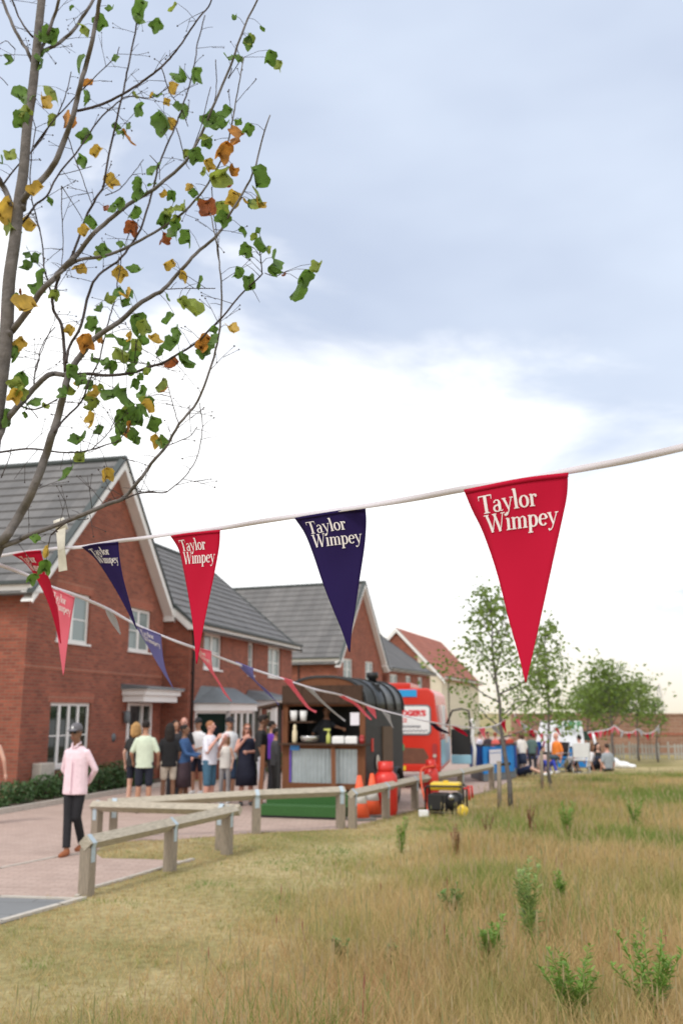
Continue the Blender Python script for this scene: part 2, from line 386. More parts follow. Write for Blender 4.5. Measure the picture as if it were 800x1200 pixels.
# ---------------------------------------------------------------- houses
def wall_front(mb, x0, x1, z1, holes, y=0.0, rev=.10, gable=None, mi=0, z0=0.0):
    """front wall in plane y, facing -y, with openings; gable=(apex_x, apex_z)"""
    zs = sorted({z0, z1} | {h[2] for h in holes} | {h[3] for h in holes}); xs_ = sorted({x0, x1} | {h[0] for h in holes} | {h[1] for h in holes})
    top = gable[1] if gable else z1
    def xl(z): return x0 if z <= z1 else x0 + (gable[0] - x0) * (z - z1) / (top - z1)
    def xr(z): return x1 if z <= z1 else x1 + (gable[0] - x1) * (z - z1) / (top - z1)
    if gable: zs.append(top); zs = sorted(set(zs))
    def clip(poly, nx, nz, c):      # keep nx*x+nz*z <= c
        out = []
        for i in range(len(poly)):
            p, q = poly[i], poly[(i + 1) % len(poly)]; dp = nx * p[0] + nz * p[1] - c; dq = nx * q[0] + nz * q[1] - c
            if dp <= 1e-9: out.append(p)
            if (dp < -1e-9 and dq > 1e-9) or (dp > 1e-9 and dq < -1e-9): t = dp / (dp - dq); out.append((p[0] + (q[0] - p[0]) * t, p[1] + (q[1] - p[1]) * t))
        return out
    for za, zb in zip(zs, zs[1:]):
        for xa, xb in zip(xs_, xs_[1:]):
            if any(h[0] <= xa + 1e-6 and h[1] >= xb - 1e-6 and h[2] <= za + 1e-6 and h[3] >= zb - 1e-6 for h in holes): continue
            poly = [(xa, za), (xb, za), (xb, zb), (xa, zb)]
            if gable and zb > z1:
                gx, gz = gable
                poly = clip(poly, -(gz - z1), (gx - x0), -(gz - z1) * x0 + (gx - x0) * z1)
                if len(poly) > 2: poly = clip(poly, (gz - z1), (x1 - gx), (gz - z1) * x1 + (x1 - gx) * z1)
            if len(poly) < 3: continue
            mb.add([(p[0], y, p[1]) for p in poly], [tuple(range(len(poly)))], mi)
    for a, b, c, d in holes:
        mb.quad((a, y, c), (a, y, d), (a, y + rev, d), (a, y + rev, c), mi); mb.quad((b, y, d), (b, y, c), (b, y + rev, c), (b, y + rev, d), mi)
        mb.quad((a, y, d), (b, y, d), (b, y + rev, d), (a, y + rev, d), mi); mb.quad((b, y, c), (a, y, c), (a, y + rev, c), (b, y + rev, c), mi)
def window(root, x0, x1, z0, z1, y=0.0, panes=2, glass='glass_up', fancy=True, bars=True):
    """upvc window set in the opening; > pane, sill"""
    g = MB(); yb = y + .06; t = .075; d = .06
    g.box(x0, x1, yb, yb + d, z0, z0 + t); g.box(x0, x1, yb, yb + d, z1 - t, z1)
    g.box(x0, x0 + t, yb + .001, yb + d - .001, z0 + t, z1 - t); g.box(x1 - t, x1, yb + .001, yb + d - .001, z0 + t, z1 - t)
    wd = (x1 - x0 - 2 * t)
    for k in range(1, panes):
        xc = x0 + t + wd * k / panes; g.box(xc - .05, xc + .05, yb + .002, yb + d - .002, z0 + t, z1 - t)
    if bars:
        zm = z0 + (z1 - z0) * .48
        for k in range(panes):
            xa = x0 + t + wd * k / panes + (.04 if k else 0); xb = x0 + t + wd * (k + 1) / panes - (.04 if k < panes - 1 else 0)
            g.box(xa, xb, yb + .02, yb + d - .01, zm - .014, zm + .014)
    f = g.build('window', 'upvc', root)
    q = MB(); q.box(x0 + .02, x1 - .02, yb + .03, yb + .04, z0 + .02, z1 - .02); q.build('pane', glass, f)
    if glass == 'glass_up':
        c = MB(); n = 40; xs = [x0 + .05 + (x1 - x0 - .1) * k / n for k in range(n + 1)]
    s_ = MB(); s_.box(x0 - .05, x1 + .05, y - .05, y + .07, z0 - .05, z0 - .001, bev=.008); s_.build('sill', 'upvc', f)
    if fancy:
        l = MB(); l.box(x0 - .12, x1 + .12, y - .004, y + .05, z1 + .002, z1 + .225); l.build('lintel', 'brick_dark', f)
    return f
def roof_slope(mb, a, b, c, d, n=14, t=.038, mi=0, edge=.02):
    """courses of tiles: a-b lower edge (left,right), d-c upper edge; each course a thin wedge"""
    a, b, c, d = map(Vector, (a, b, c, d)); nr = (b - a).cross(d - a).normalized()
    for i in range(n):
        f0 = i / n; f1 = (i + 1) / n + .012
        l0 = a.lerp(d, f0); r0 = b.lerp(c, f0); l1 = a.lerp(d, min(1, f1)); r1 = b.lerp(c, min(1, f1))
        o = nr * t
        mb.quad(l0 + o, r0 + o, r1 + nr * .002, l1 + nr * .002, mi); mb.quad(l0 - nr * .004, r0 - nr * .004, r0 + o, l0 + o, mi)
    mb.quad(b - nr * .03, a - nr * .03, d - nr * .03, c - nr * .03, mi)
def gable_trim(root, apx, apz, x0, x1, ez, y, over=.28, w=.20):
    """white bargeboards with box ends and a dark verge above"""
    for sx, xe in ((-1, x0), (1, x1)):
        g = MB(); v = MB()
        dx = xe - apx; ln = math.hypot(dx, apz - ez); sl = (apz - ez) / abs(dx)
        ex = xe + sx * .32; e_z = ez - sl * .32 + .12
        at = apz + .10
        P_ = [(apx, at), (ex, e_z), (ex, e_z - w * 1.05), (apx, at - w * 1.35)]
        if sx < 0: P_ = P_[::-1]
        g.prismY(P_[::-1], y - over - .025, y - over, 0)
        so_ = [(apx, at - w * 1.35 + .03), (ex, e_z - w * 1.05 + .03), (ex, e_z - w * 1.05 + .055), (apx, at - w * 1.35 + .055)]
        if sx < 0: so_ = so_[::-1]
        g.prismY(so_[::-1], y - over + .001, y - .001, 0)
        bx = [(xe - sx * .06, ez - .16), (ex + sx * .02, ez - .16), (ex + sx * .02, e_z + .0), (xe - sx * .06, e_z + sl * .22)]
        if sx > 0: bx = bx
        else: bx = bx[::-1]
        g.prismY(bx, y - over - .04, y - .002, 0)
        V_ = [(apx, at + .10), (ex + sx * .05, e_z + .06), (ex + sx * .05, e_z - .0), (apx, at + .0)]
        if sx < 0: V_ = V_[::-1]
        v.prismY(V_[::-1], y - over - .06, y - over + .12, 0)
        g.build('bargeboard', 'upvc', root); v.build('verge', 'verge', root)
def eave(root, xa, ya, xb, yb, z, out, nm='gutter'):
    """fascia and gutter from (xa,ya) to (xb,yb); out = outward unit 2d"""
    a = Vector((xa, ya, 0)); b = Vector((xb, yb, 0)); o = Vector((out[0], out[1], 0))
    g = MB(); g.bar(a + o * .30 + Vector((0, 0, z - .02)), b + o * .30 + Vector((0, 0, z - .02)), .03, .20)
    g.bar(a + o * .15 + Vector((0, 0, z - .125)), b + o * .15 + Vector((0, 0, z - .125)), .29, .02)
    g.build('fascia', 'upvc', root)
    t = MB(); t.bar(a + o * .37 + Vector((0, 0, z + .05)), b + o * .37 + Vector((0, 0, z + .05)), .11, .08); t.build(nm, 'verge', root)
def pipe(root, x, y, z1, name='downpipe'):
    g = MB(); g.tube([(x, y, .05), (x, y, z1 - .35), (x, y, z1)], .038, 8)
    for z in (1.2, 3.0): g.box(x - .055, x + .055, y - .02, y + .05, z, z + .05)
    g.build(name, 'black', root)
def gable_house(name, label, loc, beta, wd=7.03, dp=10, ez=4.68, az_=8.41, ax=3.6, wins=(), extra=None, bricks='brick', tile='tile_grey', group=None):
    root = thing(name, label, 'house', loc, PI / 2 - beta, group)
    g = MB()
    holes = [w_[:4] for w_ in wins]
    wall_front(g, 0, wd, ez, holes, gable=(ax, az_))
    g.quad((0, dp, 0), (0, 0, 0), (0, 0, ez), (0, dp, ez)); g.quad((wd, 0, 0), (wd, dp, 0), (wd, dp, ez), (wd, 0, ez))
    g.add([(0, dp, 0), (wd, dp, 0), (wd, dp, ez), (ax, dp, az_), (0, dp, ez)], [(0, 4, 3, 2, 1)])
    g.build('wall', bricks, root)
    r = MB(); sl = (az_ - ez) / ax; sr = (az_ - ez) / (wd - ax); o = .34; t = .12
    roof_slope(r, (-o, dp + .3, ez - sl * o + t), (-o, -.28, ez - sl * o + t), (ax, -.28, az_ + t), (ax, dp + .3, az_ + t), 15)
    roof_slope(r, (wd + o, -.28, ez - sr * o + t), (wd + o, dp + .3, ez - sr * o + t), (ax, dp + .3, az_ + t), (ax, -.28, az_ + t), 15)
    r.build('roof', tile, root)
    rd = MB(); rd.tube([(ax, -.3, az_ + .15), (ax, dp + .3, az_ + .15)], .09, 8); rd.build('ridge_tiles', 'verge', root)
    gable_trim(root, ax, az_ + .02, 0, wd, ez, 0)
    eave(root, 0, -.25, 0, dp, ez - .02, (-1, 0)); eave(root, wd, -.25, wd, dp, ez - .02, (1, 0))
    for w_ in wins: 
        if len(w_) > 4: window(root, *w_[:4], **w_[4])
    if extra: extra(root)
    return root
def door_set(root, x0, x1, zt, y=0.0, side=False):
    """white frame with black door leaf; > door_handle"""
    f = MB(); t = .12
    f.box(x0 - t, x0, y - .03, y + .1, 0, zt + .08); f.box(x1, x1 + t, y - .03, y + .1, 0, zt + .08); f.box(x0, x1, y - .029, y + .1, zt, zt + .079)
    if side: f.box(x1 - .5, x1 - .42, y - .02, y + .09, 0, zt)
    fr = f.build('door_frame', 'upvc', root)
    d = MB(); xe = x1 - .5 if side else x1
    d.box(x0, xe, y + .05, y + .09, .03, zt)
    for (a, b) in ((.2, .95), (1.1, 1.9)):
        d.box(x0 + .12, (x0 + xe) / 2 - .05, y + .04, y + .051, a, b); d.box((x0 + xe) / 2 + .05, xe - .12, y + .04, y + .051, a, b)
    dd = d.build('door', 'door', root)
    if side:
        q = MB(); q.box(x1 - .42, x1, y + .05, y + .06, .1, zt); q.build('side_light', 'glass', root)
    h = MB(); h.tube([(xe - .1, y + .02, .98), (xe - .1, y - .02, 1.0), (xe - .1, y - .02, 1.18), (xe - .1, y + .03, 1.2)], .012, 6); h.build('door_handle', 'metal', dd)
def canopy(root, x0, x1, z0, z1, dep=.75):
    g = MB(); zz = [0, .12, .30, .55, 1.0]; hh = z1 - z0
    g.box(x0 + .12, x1 - .12, -dep + .14, .0, z0, z0 + hh * .4)
    g.box(x0 + .05, x1 - .05, -dep + .07, .0, z0 + hh * .4, z0 + hh * .7); g.box(x0, x1, -dep, .0, z0 + hh * .7, z0 + hh * .88)
    c = g.build('door_canopy', 'upvc', root)
    l = MB(); l.add([(x0 - .03, -dep - .03, z1 - .06), (x1 + .03, -dep - .03, z1 - .06), (x1 + .03, 0, z1 + .03), (x0 - .03, 0, z1 + .03), (x0 - .03, -dep - .03, z1 - .11), (x1 + .03, -dep - .03, z1 - .11), (x1 + .03, 0, z1 - .11), (x0 - .03, 0, z1 - .11)],
                [(0, 1, 2, 3), (4, 5, 1, 0), (5, 6, 2, 1), (7, 4, 0, 3), (7, 6, 5, 4)])
    l.build('lead_cover', 'lead', c)
def h1_extra(root):
    door_set(root, 5.05, 6.28, 2.08, side=True)
    canopy(root, 4.55, 6.9, 2.18, 2.62)
    g = MB()   # string courses of projecting brick
    g.box(.0, 7.03, -.012, .0, 2.86, 2.94); g.build('string_course', 'brick_dark', root)
    pipe(root, -.06, 1.35, 4.6)
    m = MB(); m.box(.55, 1.12, -.24, -.002, .40, .80, bev=.03); m.build('meter_box', 'stone', root)
    l = MB(); l.lathe([(.05, 0), (.085, .04), (.09, .2), (.07, .3), (.02, .33)], 12, (4.72, -.12, 1.62)); l.box(4.7, 4.74, -.12, 0, 1.9, 1.93); l.build('wall_lamp', 'lead', root)
    n = MB(); n.lathe([(.11, 0), (.11, .012)], 20, (4.25, -.012, 1.27), ax='y'); n.build('number_plate', 'lead', root)
    lo = MB(); lo.box(7.2, 7.35, -.02, .0, 4, 4.1)
house1 = gable_house('brick_house', 'nearest red brick house with a steep white trimmed gable and flat white door canopy', (P0[0], P0[1], 0), AZ,
    wins=[(1.16, 3.02, .67, 2.13, dict(panes=4, glass='glass')), (1.22, 2.72, 3.55, 4.76, dict(panes=2)), (4.84, 6.16, 3.55, 4.72, dict(panes=2))] + [(5.05, 6.28, 0.0, 2.08)], extra=h1_extra, group='red brick houses along the street')
# house 2: ridge along the street, lower eaves, bay window and porch
def row_house(name, label, loc, beta, ln, ez, rz_, ry, wins, bay=None, porch=None, tile='tile_grey', dp=8, group=None, verge_left=True):
    root = thing(name, label, 'house', loc, PI / 2 - beta, group)
    g = MB(); holes = [w_[:4] for w_ in wins]
    wall_front(g, 0, ln, ez, holes)
    g.add([(0, 2 * ry, 0), (0, 0, 0), (0, 0, ez), (0, ry, rz_), (0, 2 * ry, ez)], [(0, 1, 2, 3, 4)])
    g.add([(ln, 0, 0), (ln, 2 * ry, 0), (ln, 2 * ry, ez), (ln, ry, rz_), (ln, 0, ez)], [(0, 1, 2, 3, 4)])
    g.quad((ln, 2 * ry, 0), (0, 2 * ry, 0), (0, 2 * ry, ez), (ln, 2 * ry, ez)); g.build('wall', 'brick', root)
    r = MB(); sl = (rz_ - ez) / ry; o = .34; t = .12; e = .12
    roof_slope(r, (-e, -o, ez - sl * o + t), (ln + e, -o, ez - sl * o + t), (ln + e, ry, rz_ + t), (-e, ry, rz_ + t), 14)
    roof_slope(r, (ln + e, 2 * ry + o, ez - sl * o + t), (-e, 2 * ry + o, ez - sl * o + t), (-e, ry, rz_ + t), (ln + e, ry, rz_ + t), 14)
    r.build('roof', tile, root)
    rd = MB(); rd.tube([(-e, ry, rz_ + .15), (ln + e, ry, rz_ + .15)], .09, 8); rd.build('ridge_tiles', 'verge', root)
    eave(root, -.1, 0, ln + .1, 0, ez - .02, (0, -1))
    for x in (-e - .03, ln + e + .005):
        v = MB(); b = MB()
        P_ = [(-o - .04, ez - sl * o + t + .05), (ry, rz_ + t + .07), (ry, rz_ + t - .04), (-o - .04, ez - sl * o + t - .06)]
        v.add([(x, p[0], p[1]) for p in P_] + [(x + .05, p[0], p[1]) for p in P_], [(0, 1, 2, 3), (7, 6, 5, 4), (0, 4, 5, 1), (1, 5, 6, 2), (2, 6, 7, 3), (3, 7, 4, 0)])
        P_ = [(-o, ez - sl * o + t - .06), (ry, rz_ + t - .04), (ry, rz_ - .12), (0.02, ez - .16), (-o, ez - .16)]
        xx = x + .01
        b.add([(xx, p[0], p[1]) for p in P_] + [(xx + .035, p[0], p[1]) for p in P_], [(0, 1, 2, 3, 4), (9, 8, 7, 6, 5), (0, 5, 6, 1), (1, 6, 7, 2), (2, 7, 8, 3), (3, 8, 9, 4), (4, 9, 5, 0)])
        v.build('verge', 'verge', root); b.build('bargeboard', 'upvc', root)
    for w_ in wins:
        if len(w_) > 4: window(root, *w_[:4], **w_[4])
    if bay:
        x0, x1, zb, zt, zr = bay; d = .85; sp = .45
        poly = [(x0, 0), (x0 + sp, -d), (x1 - sp, -d), (x1, 0)]
        k = MB(); k.prism([poly[0], poly[1], poly[2], poly[3]], 0, .55); bw = k.build('bay_base', 'brick', root)
        fr = MB(); gl = MB()
        for (p, q), np_ in (((poly[0], poly[1]), 1), ((poly[1], poly[2]), 4), ((poly[2], poly[3]), 1)):
            p = Vector((*p, 0)); q = Vector((*q, 0))
            for zz, hh in ((.60, .09), (zt - .03, .09)): fr.bar(p + Vector((0, 0, zz)), q + Vector((0, 0, zz)), .07, hh)
            for i in range(np_ + 1): 
                c = p.lerp(q, i / np_); fr.box(c.x - .06, c.x + .06, c.y - .05, c.y + .05, .56, zt)
            gl.bar(p + Vector((0, 0, (.6 + zt) / 2)), q + Vector((0, 0, (.6 + zt) / 2)), .012, zt - .62)
        f = fr.build('bay_window', 'upvc', root); gl.build('pane', 'glass', f)
        c = MB(); o2 = .12
        c.prism([(x0 - o2, 0), (x0 + sp - o2, -d - o2), (x1 - sp + o2, -d - o2), (x1 + o2, 0)], zt, zt + .22); c.build('bay_cornice', 'upvc', root)
        rf = MB(); lo = [(x0 - .2, 0, zt + .22), (x0 + sp - .2, -d - .2, zt + .22), (x1 - sp + .2, -d - .2, zt + .22), (x1 + .2, 0, zt + .22)]
        up = [(x0 + .35, 0, zr), (x0 + .6, -.3, zr - .03), (x1 - .6, -.3, zr - .03), (x1 - .35, 0, zr)]
        rf.add(lo + up, [(0, 1, 5, 4), (1, 2, 6, 5), (2, 3, 7, 6), (4, 5, 6, 7)]); rf.build('bay_roof', 'lead', root)
    if porch:
        x0, x1, z = porch
        door_set(root, x0 + .4, x0 + 1.5, 2.05)
        p = MB(); p.box(x0 - .1, x1 + .1, -1.15, 0, z, z + .2)
        for xx in (x0, x1 - .15): p.box(xx, xx + .15, -1.1, -.95, 0, z)
        p.build('porch_frame', 'upvc', root)
        q = MB(); q.add([(x0 - .2, -1.3, z + .2), (x1 + .2, -1.3, z + .2), (x1 + .2, 0, z + .2), (x0 - .2, 0, z + .2), (x0 + .2, -.05, z + .55), (x1 - .2, -.05, z + .55)],
                         [(0, 1, 5, 4), (1, 2, 5), (3, 0, 4), (2, 3, 4, 5), (3, 2, 1, 0)]); q.build('porch_roof', 'lead', root)
    return root
o2 = W(7.12, -.8)
h2 = row_house('brick_house', 'red brick house with a grey roofed bay window, next along from the nearest gable', (o2.x, o2.y, 0), AZ, 9.9, 4.43, 7.75, 3.9,
    wins=[(1.05, 2.5, 3.2, 4.28, dict(panes=2, fancy=False)), (4.95, 5.5, 3.15, 4.26, dict(panes=1, fancy=False)), (7.05, 8.5, 3.17, 4.26, dict(panes=2, fancy=False)), (5.3, 6.4, 0, 2.05), (7.0, 8.3, .8, 2.0, dict(panes=2, fancy=False, glass='glass'))],
    bay=(.55, 3.55, .6, 1.95, 2.68), porch=(4.7, 7.0, 2.1), group='red brick houses along the street')
pipe(h2, .16, -.06, 4.4)
# house 3: second gable
b3 = math.radians(22); q3 = (-.22, 49.9, 0)
def h3_extra(root): pipe(root, -.06, 2.2, 4.6)
h3 = gable_house('brick_house', 'distant red brick gabled house with a weathered grey roof, rising behind the black trailer', q3, b3, wd=7.0, dp=10.5, az_=9.0, ax=3.45,
    wins=[(.85, 2.2, 3.65, 4.75, dict(panes=2, fancy=False)), (4.2, 5.5, 3.65, 4.75, dict(panes=2, fancy=False)), (.8, 2.4, .7, 2.1, dict(panes=3, fancy=False, glass='glass'))], extra=h3_extra, group='red brick houses along the street')
row_house('brick_house', 'small far brick house, low grey roof, between the second gable and cream house', (2.75, 57.2, 0), math.radians(21.8), 9.0, 4.5, 7.1, 3.6,
    wins=[(.5, 2.0, 3.0, 4.2, dict(panes=2, fancy=False)), (3.6, 4.7, 3.0, 4.2, dict(panes=2, fancy=False)), (6.2, 7.2, 3.0, 4.2, dict(panes=2, fancy=False))], group='red brick houses along the street')
# house 5: brick and cream render, red tiles
b5 = math.radians(18.5)
r5 = thing('rendered_house', 'cream rendered house with a red tiled roof and brick gable end', 'house', (7.86, 75, 0), PI / 2 - b5)
g = MB(); ez, rz_, ry, ln = 4.66, 8.5, 3.6, 16
g.quad((0, 0, 0), (ln, 0, 0), (ln, 0, ez), (0, 0, ez)); g.add([(ln, 0, 0), (ln, 2 * ry, 0), (ln, 2 * ry, ez), (ln, ry, rz_), (ln, 0, ez)], [(0, 1, 2, 3, 4)])
zc = ez + (rz_ - ez) * 1.9 / ry
g.add([(0, 1.9, 0), (0, 0, 0), (0, 0, ez), (0, 1.9, zc)], [(0, 1, 2, 3)]); g.build('rendered_wall', 'render', r5)
g = MB(); g.add([(0, 2 * ry, 0), (0, 1.9, 0), (0, 1.9, zc), (0, ry, rz_), (0, 2 * ry, ez)], [(0, 1, 2, 3, 4)]); g.build('brick_wall', 'brick', r5)
g = MB(); sl = (rz_ - ez) / ry
roof_slope(g, (-.15, -.35, ez - sl * .35 + .1), (ln + .2, -.35, ez - sl * .35 + .1), (ln + .2, ry, rz_ + .1), (-.15, ry, rz_ + .1), 12)
roof_slope(g, (ln + .2, 2 * ry + .35, ez - sl * .35 + .1), (-.15, 2 * ry + .35, ez - sl * .35 + .1), (-.15, ry, rz_ + .1), (ln + .2, ry, rz_ + .1), 12); g.build('roof', 'tile_red', r5)
g = MB()
for ya, yb in ((-.35, ry), (2 * ry + .35, ry)):
    za = ez - sl * .35
    P_ = [(ya, za + .08), (yb, rz_ + .08), (yb, rz_ - .25), (ya, za - .22)]
    g.add([(-.2, p[0], p[1]) for p in P_] + [(-.16, p[0], p[1]) for p in P_], [(0, 1, 2, 3), (7, 6, 5, 4), (0, 4, 5, 1), (1, 5, 6, 2), (2, 6, 7, 3), (3, 7, 4, 0)])
g.build('bargeboard', 'upvc', r5); eave(r5, 0, 0, ln, 0, ez - .02, (0, -1)); pipe(r5, 2.3, -.06, 4.6)
# back wall of the field
M['wall_far'] = brick_mat('far_brown_brick', (.33, .19, .13), (.25, .135, .09), (.34, .25, .19), bw=.45, rh=.15, ms=.012, big=.25)
g = MB(); wa = Vector((8.0, 45.5)); wb = Vector((40, 40.0)); d = (wb - wa).normalized(); nn = Vector((-d.y, d.x)); L_ = (wb - wa).length
bw = thing('brick_wall', 'long brown brick boundary wall across the far side of the field', 'wall', (wa.x, wa.y, 0), math.atan2(d.y, d.x))
g.box(0, L_, 0, .22, 0, 1.78); g.build('brickwork', 'wall_far', bw)
g = MB(); g.box(0, L_, -.05, .27, 1.781, 1.86); g.build('coping', M['brick_far'], bw)
for k in range(12):
    g = MB(); x = .4 + k * 2.95; g.box(x, x + .34, -.12, -.002, 0, 1.779); g.build('pier', 'wall_far', bw)
g = MB(); g.box(0, L_, -.03, -.001, .88, .98); g.build('dark_band', 'brick_dark', bw)
# ---------------------------------------------------------------- the near tulip tree
def leaf_shape(sz):
    """outline of a four lobed tulip-tree leaf in xy, stem at the origin, growing along +y"""
    h = [(0, 0), (.12, .0), (.34, -.02), (.50, .17), (.455, .32), (.44, .44), (.50, .62), (.40, .86), (.22, .84), (.07, .78)]
    return [(x * sz, y * sz) for x, y in h] + [(-x * sz, y * sz) for x, y in h[:0:-1]]
BR = [ # (points, base width px, tip width px, depth change to the tip)
 ([(-75, 1375), (-62, 1100), (-44, 860), (-24, 660), (-8, 520), (2, 440), (8, 390), (11, 330), (18, 280), (22, 240), (28, 200), (32, 150), (39, 100), (43, 60), (47, 20), (51, -20), (56, -90)], 40, 13, .1),
 ([(-40, 800), (-24, 700), (0, 641), (10, 625), (31, 590), (49, 548), (59, 517), (67, 492), (75, 460), (80, 440), (87, 427), (100, 410), (107, 400), (124, 387), (140, 377), (162, 357), (180, 346), (192, 339), (212, 317), (230, 297), (250, 280), (262, 265), (272, 247), (290, 217), (300, 192), (308, 160), (316, 135)], 13, 1.6, -.55),
 ([(-8, 530), (0, 510), (8, 492), (27, 470), (50, 445), (62, 438), (78, 440)], 9, 6, 0),
 ([(80, 440), (105, 438), (125, 440), (155, 437), (175, 430), (192, 425), (205, 417), (230, 402), (245, 387), (260, 372), (287, 340), (305, 324), (307, 317), (305, 300)], 4.5, 1.5, -.35),
 ([(77, 436), (75, 405), (72, 380), (64, 365), (62, 350), (68, 330), (74, 312), (85, 300), (100, 257), (113, 232), (122, 217), (126, 190), (135, 150), (145, 105), (150, 80), (155, 55), (162, 20), (168, -20)], 4.5, 2, .45),
 ([(9, 392), (17, 385), (32, 365), (50, 340), (65, 325), (80, 308), (92, 297), (107, 277), (128, 258), (150, 240), (180, 222), (192, 212), (217, 190), (237, 155), (252, 120), (270, 77), (287, 30), (302, 0), (310, -20)], 9, 2, -.5),
 ([(27, 245), (30, 230), (50, 210), (65, 190), (77, 162), (86, 135), (92, 110), (97, 90), (105, 62), (112, 30), (117, 0), (122, -30)], 9, 5, -.5),
 ([(91, 130), (108, 126), (125, 120), (150, 107), (175, 90), (191, 77), (202, 65), (217, 45), (230, 25), (244, 8), (252, -8)], 4, 1.8, -.2),
 ([(38, 72), (32, 58), (25, 48), (12, 22), (0, -10)], 5, 4, .2), ([(39, 44), (25, 25), (15, 0), (10, -12)], 3, 2, .1),
 ([(40, 66), (50, 60), (67, 52), (77, 44), (87, 35), (97, 20), (108, 2), (118, -20)], 5, 4, .3), ([(46, 62), (53, 48), (60, 30), (66, 12), (72, -10)], 5, 4, -.2),
 ([(20, 268), (32, 255), (42, 240), (55, 230), (67, 207), (95, 172), (115, 142), (137, 121), (150, 113), (175, 115), (188, 109), (200, 100)], 3.2, 1.3, .3),
 ([(5, 215), (20, 195), (40, 175), (57, 150), (70, 130), (78, 108), (84, 84)], 2.6, 1.3, .3), ([(40, 172), (60, 145), (90, 112), (112, 90), (135, 67), (140, 55)], 2.2, 1.2, -.2),
 ([(-4, 205), (0, 212), (10, 230), (17, 252), (20, 262)], 7, 7, 0), ([(65, 325), (80, 312), (95, 304), (118, 301), (140, 294), (160, 284), (180, 273), (205, 257), (222, 242), (237, 225), (247, 210), (262, 182), (270, 155), (275, 128), (280, 100), (286, 67)], 5, 1.4, -.4),
 ([(78, 425), (82, 405), (95, 382), (105, 342), (116, 322), (137, 307), (150, 292), (165, 268), (178, 228), (185, 198), (195, 172), (205, 150), (214, 125), (222, 100), (228, 75), (232, 50), (240, 18)], 4, 1.5, .5),
 ([(-30, 652), (0, 641), (20, 634), (35, 627), (70, 614), (105, 600), (128, 590), (143, 585), (155, 573), (171, 553), (180, 540), (195, 523), (210, 497), (232, 470), (245, 435), (255, 402), (259, 367), (259, 330), (256, 300), (252, 275), (247, 250)], 7, 1.4, -.5),
 ([(140, 588), (150, 583), (164, 578), (180, 577), (194, 577), (205, 569), (217, 558), (229, 540), (236, 515), (237, 495), (234, 472)], 2.2, .9, -.1),
 ([(60, 627), (78, 612), (96, 604), (112, 598), (124, 590)], 2, 1, .05),
 ([(-10, 532), (0, 530), (30, 526), (50, 527), (70, 530), (90, 530), (107, 527), (125, 521), (136, 518), (147, 508)], 2.8, 1.2, -.2), ([(107, 527), (120, 515), (128, 506), (135, 493)], 1.6, 1, 0),
 ([(64, 507), (75, 492), (90, 477), (98, 466), (104, 448), (117, 420), (125, 385), (131, 365), (136, 345), (139, 320), (140, 300)], 2.8, 1.2, .2),
 ([(62, 352), (56, 328), (52, 312), (50, 285), (45, 262), (38, 235), (36, 205), (38, 175), (42, 150), (34, 128)], 2.4, 1.2, .1),
 ([(25, 476), (38, 480), (50, 477), (60, 472), (68, 468)], 2.4, 1.4, 0), ([(40, 452), (41, 440), (46, 422), (47, 412), (55, 395), (65, 383)], 1.8, 1.2, .1),
 ([(26, 610), (32, 590), (40, 575), (50, 567)], 1.4, .7, .1), ([(2, 560), (10, 540), (14, 525)], 1.4, .8, .1), ([(207, 150), (218, 190), (222, 198)], 1.6, .9, 0), ([(189, 78), (200, 110), (212, 125), (220, 148)], 1.6, .9, 0),
 ([(80, 160), (90, 190), (103, 225), (108, 240)], 1.4, .9, 0), ([(72, 218), (82, 233), (97, 257)], 1.6, 1, 0), ([(72, 218), (73, 250), (74, 290), (72, 318)], 1.4, .9, 0), ([(70, 205), (90, 200), (108, 195)], 1.2, .8, 0),
 ([(124, 229), (140, 222), (155, 205), (168, 187)], 1.6, .8, 0), ([(252, 338), (232, 338), (215, 338), (195, 339)], 1.3, .8, 0), ([(210, 497), (204, 480), (199, 460)], 1, .7, 0), ([(195, 523), (210, 517), (224, 510), (231, 500)], 1, .6, 0),
 ([(248, 220), (250, 245), (254, 275), (256, 300)], 1.4, 1, 0), ([(140, 285), (142, 305), (138, 330)], 1.2, .7, 0), ([(272, 80), (268, 92), (284, 66)], 1.4, .9, 0), ([(252, 118), (254, 95), (253, 70)], 1.3, .8, 0),
 ([(187, 210), (186, 195), (176, 182)], 1.2, .8, 0), ([(222, 185), (235, 150), (247, 102)], 1.4, .8, 0), ([(310, 320), (322, 324), (330, 320)], 1, .6, 0), ([(10, 100), (0, 90), (-10, 85)], 1, .7, 0), ([(18, 58), (8, 48), (0, 52)], 1.4, 1, 0),
 ([(120, 427), (150, 424), (180, 428), (198, 426)], 1.2, .7, 0), ([(60, 385), (50, 410), (42, 430), (40, 450)], 1.2, .8, 0), ([(45, 490), (28, 470), (12, 458)], 1.2, .7, 0)]
DT = 4.6
placed = []  # (x, y, depth)
wood = MB(); stem = MB()
rt = random.Random(3)
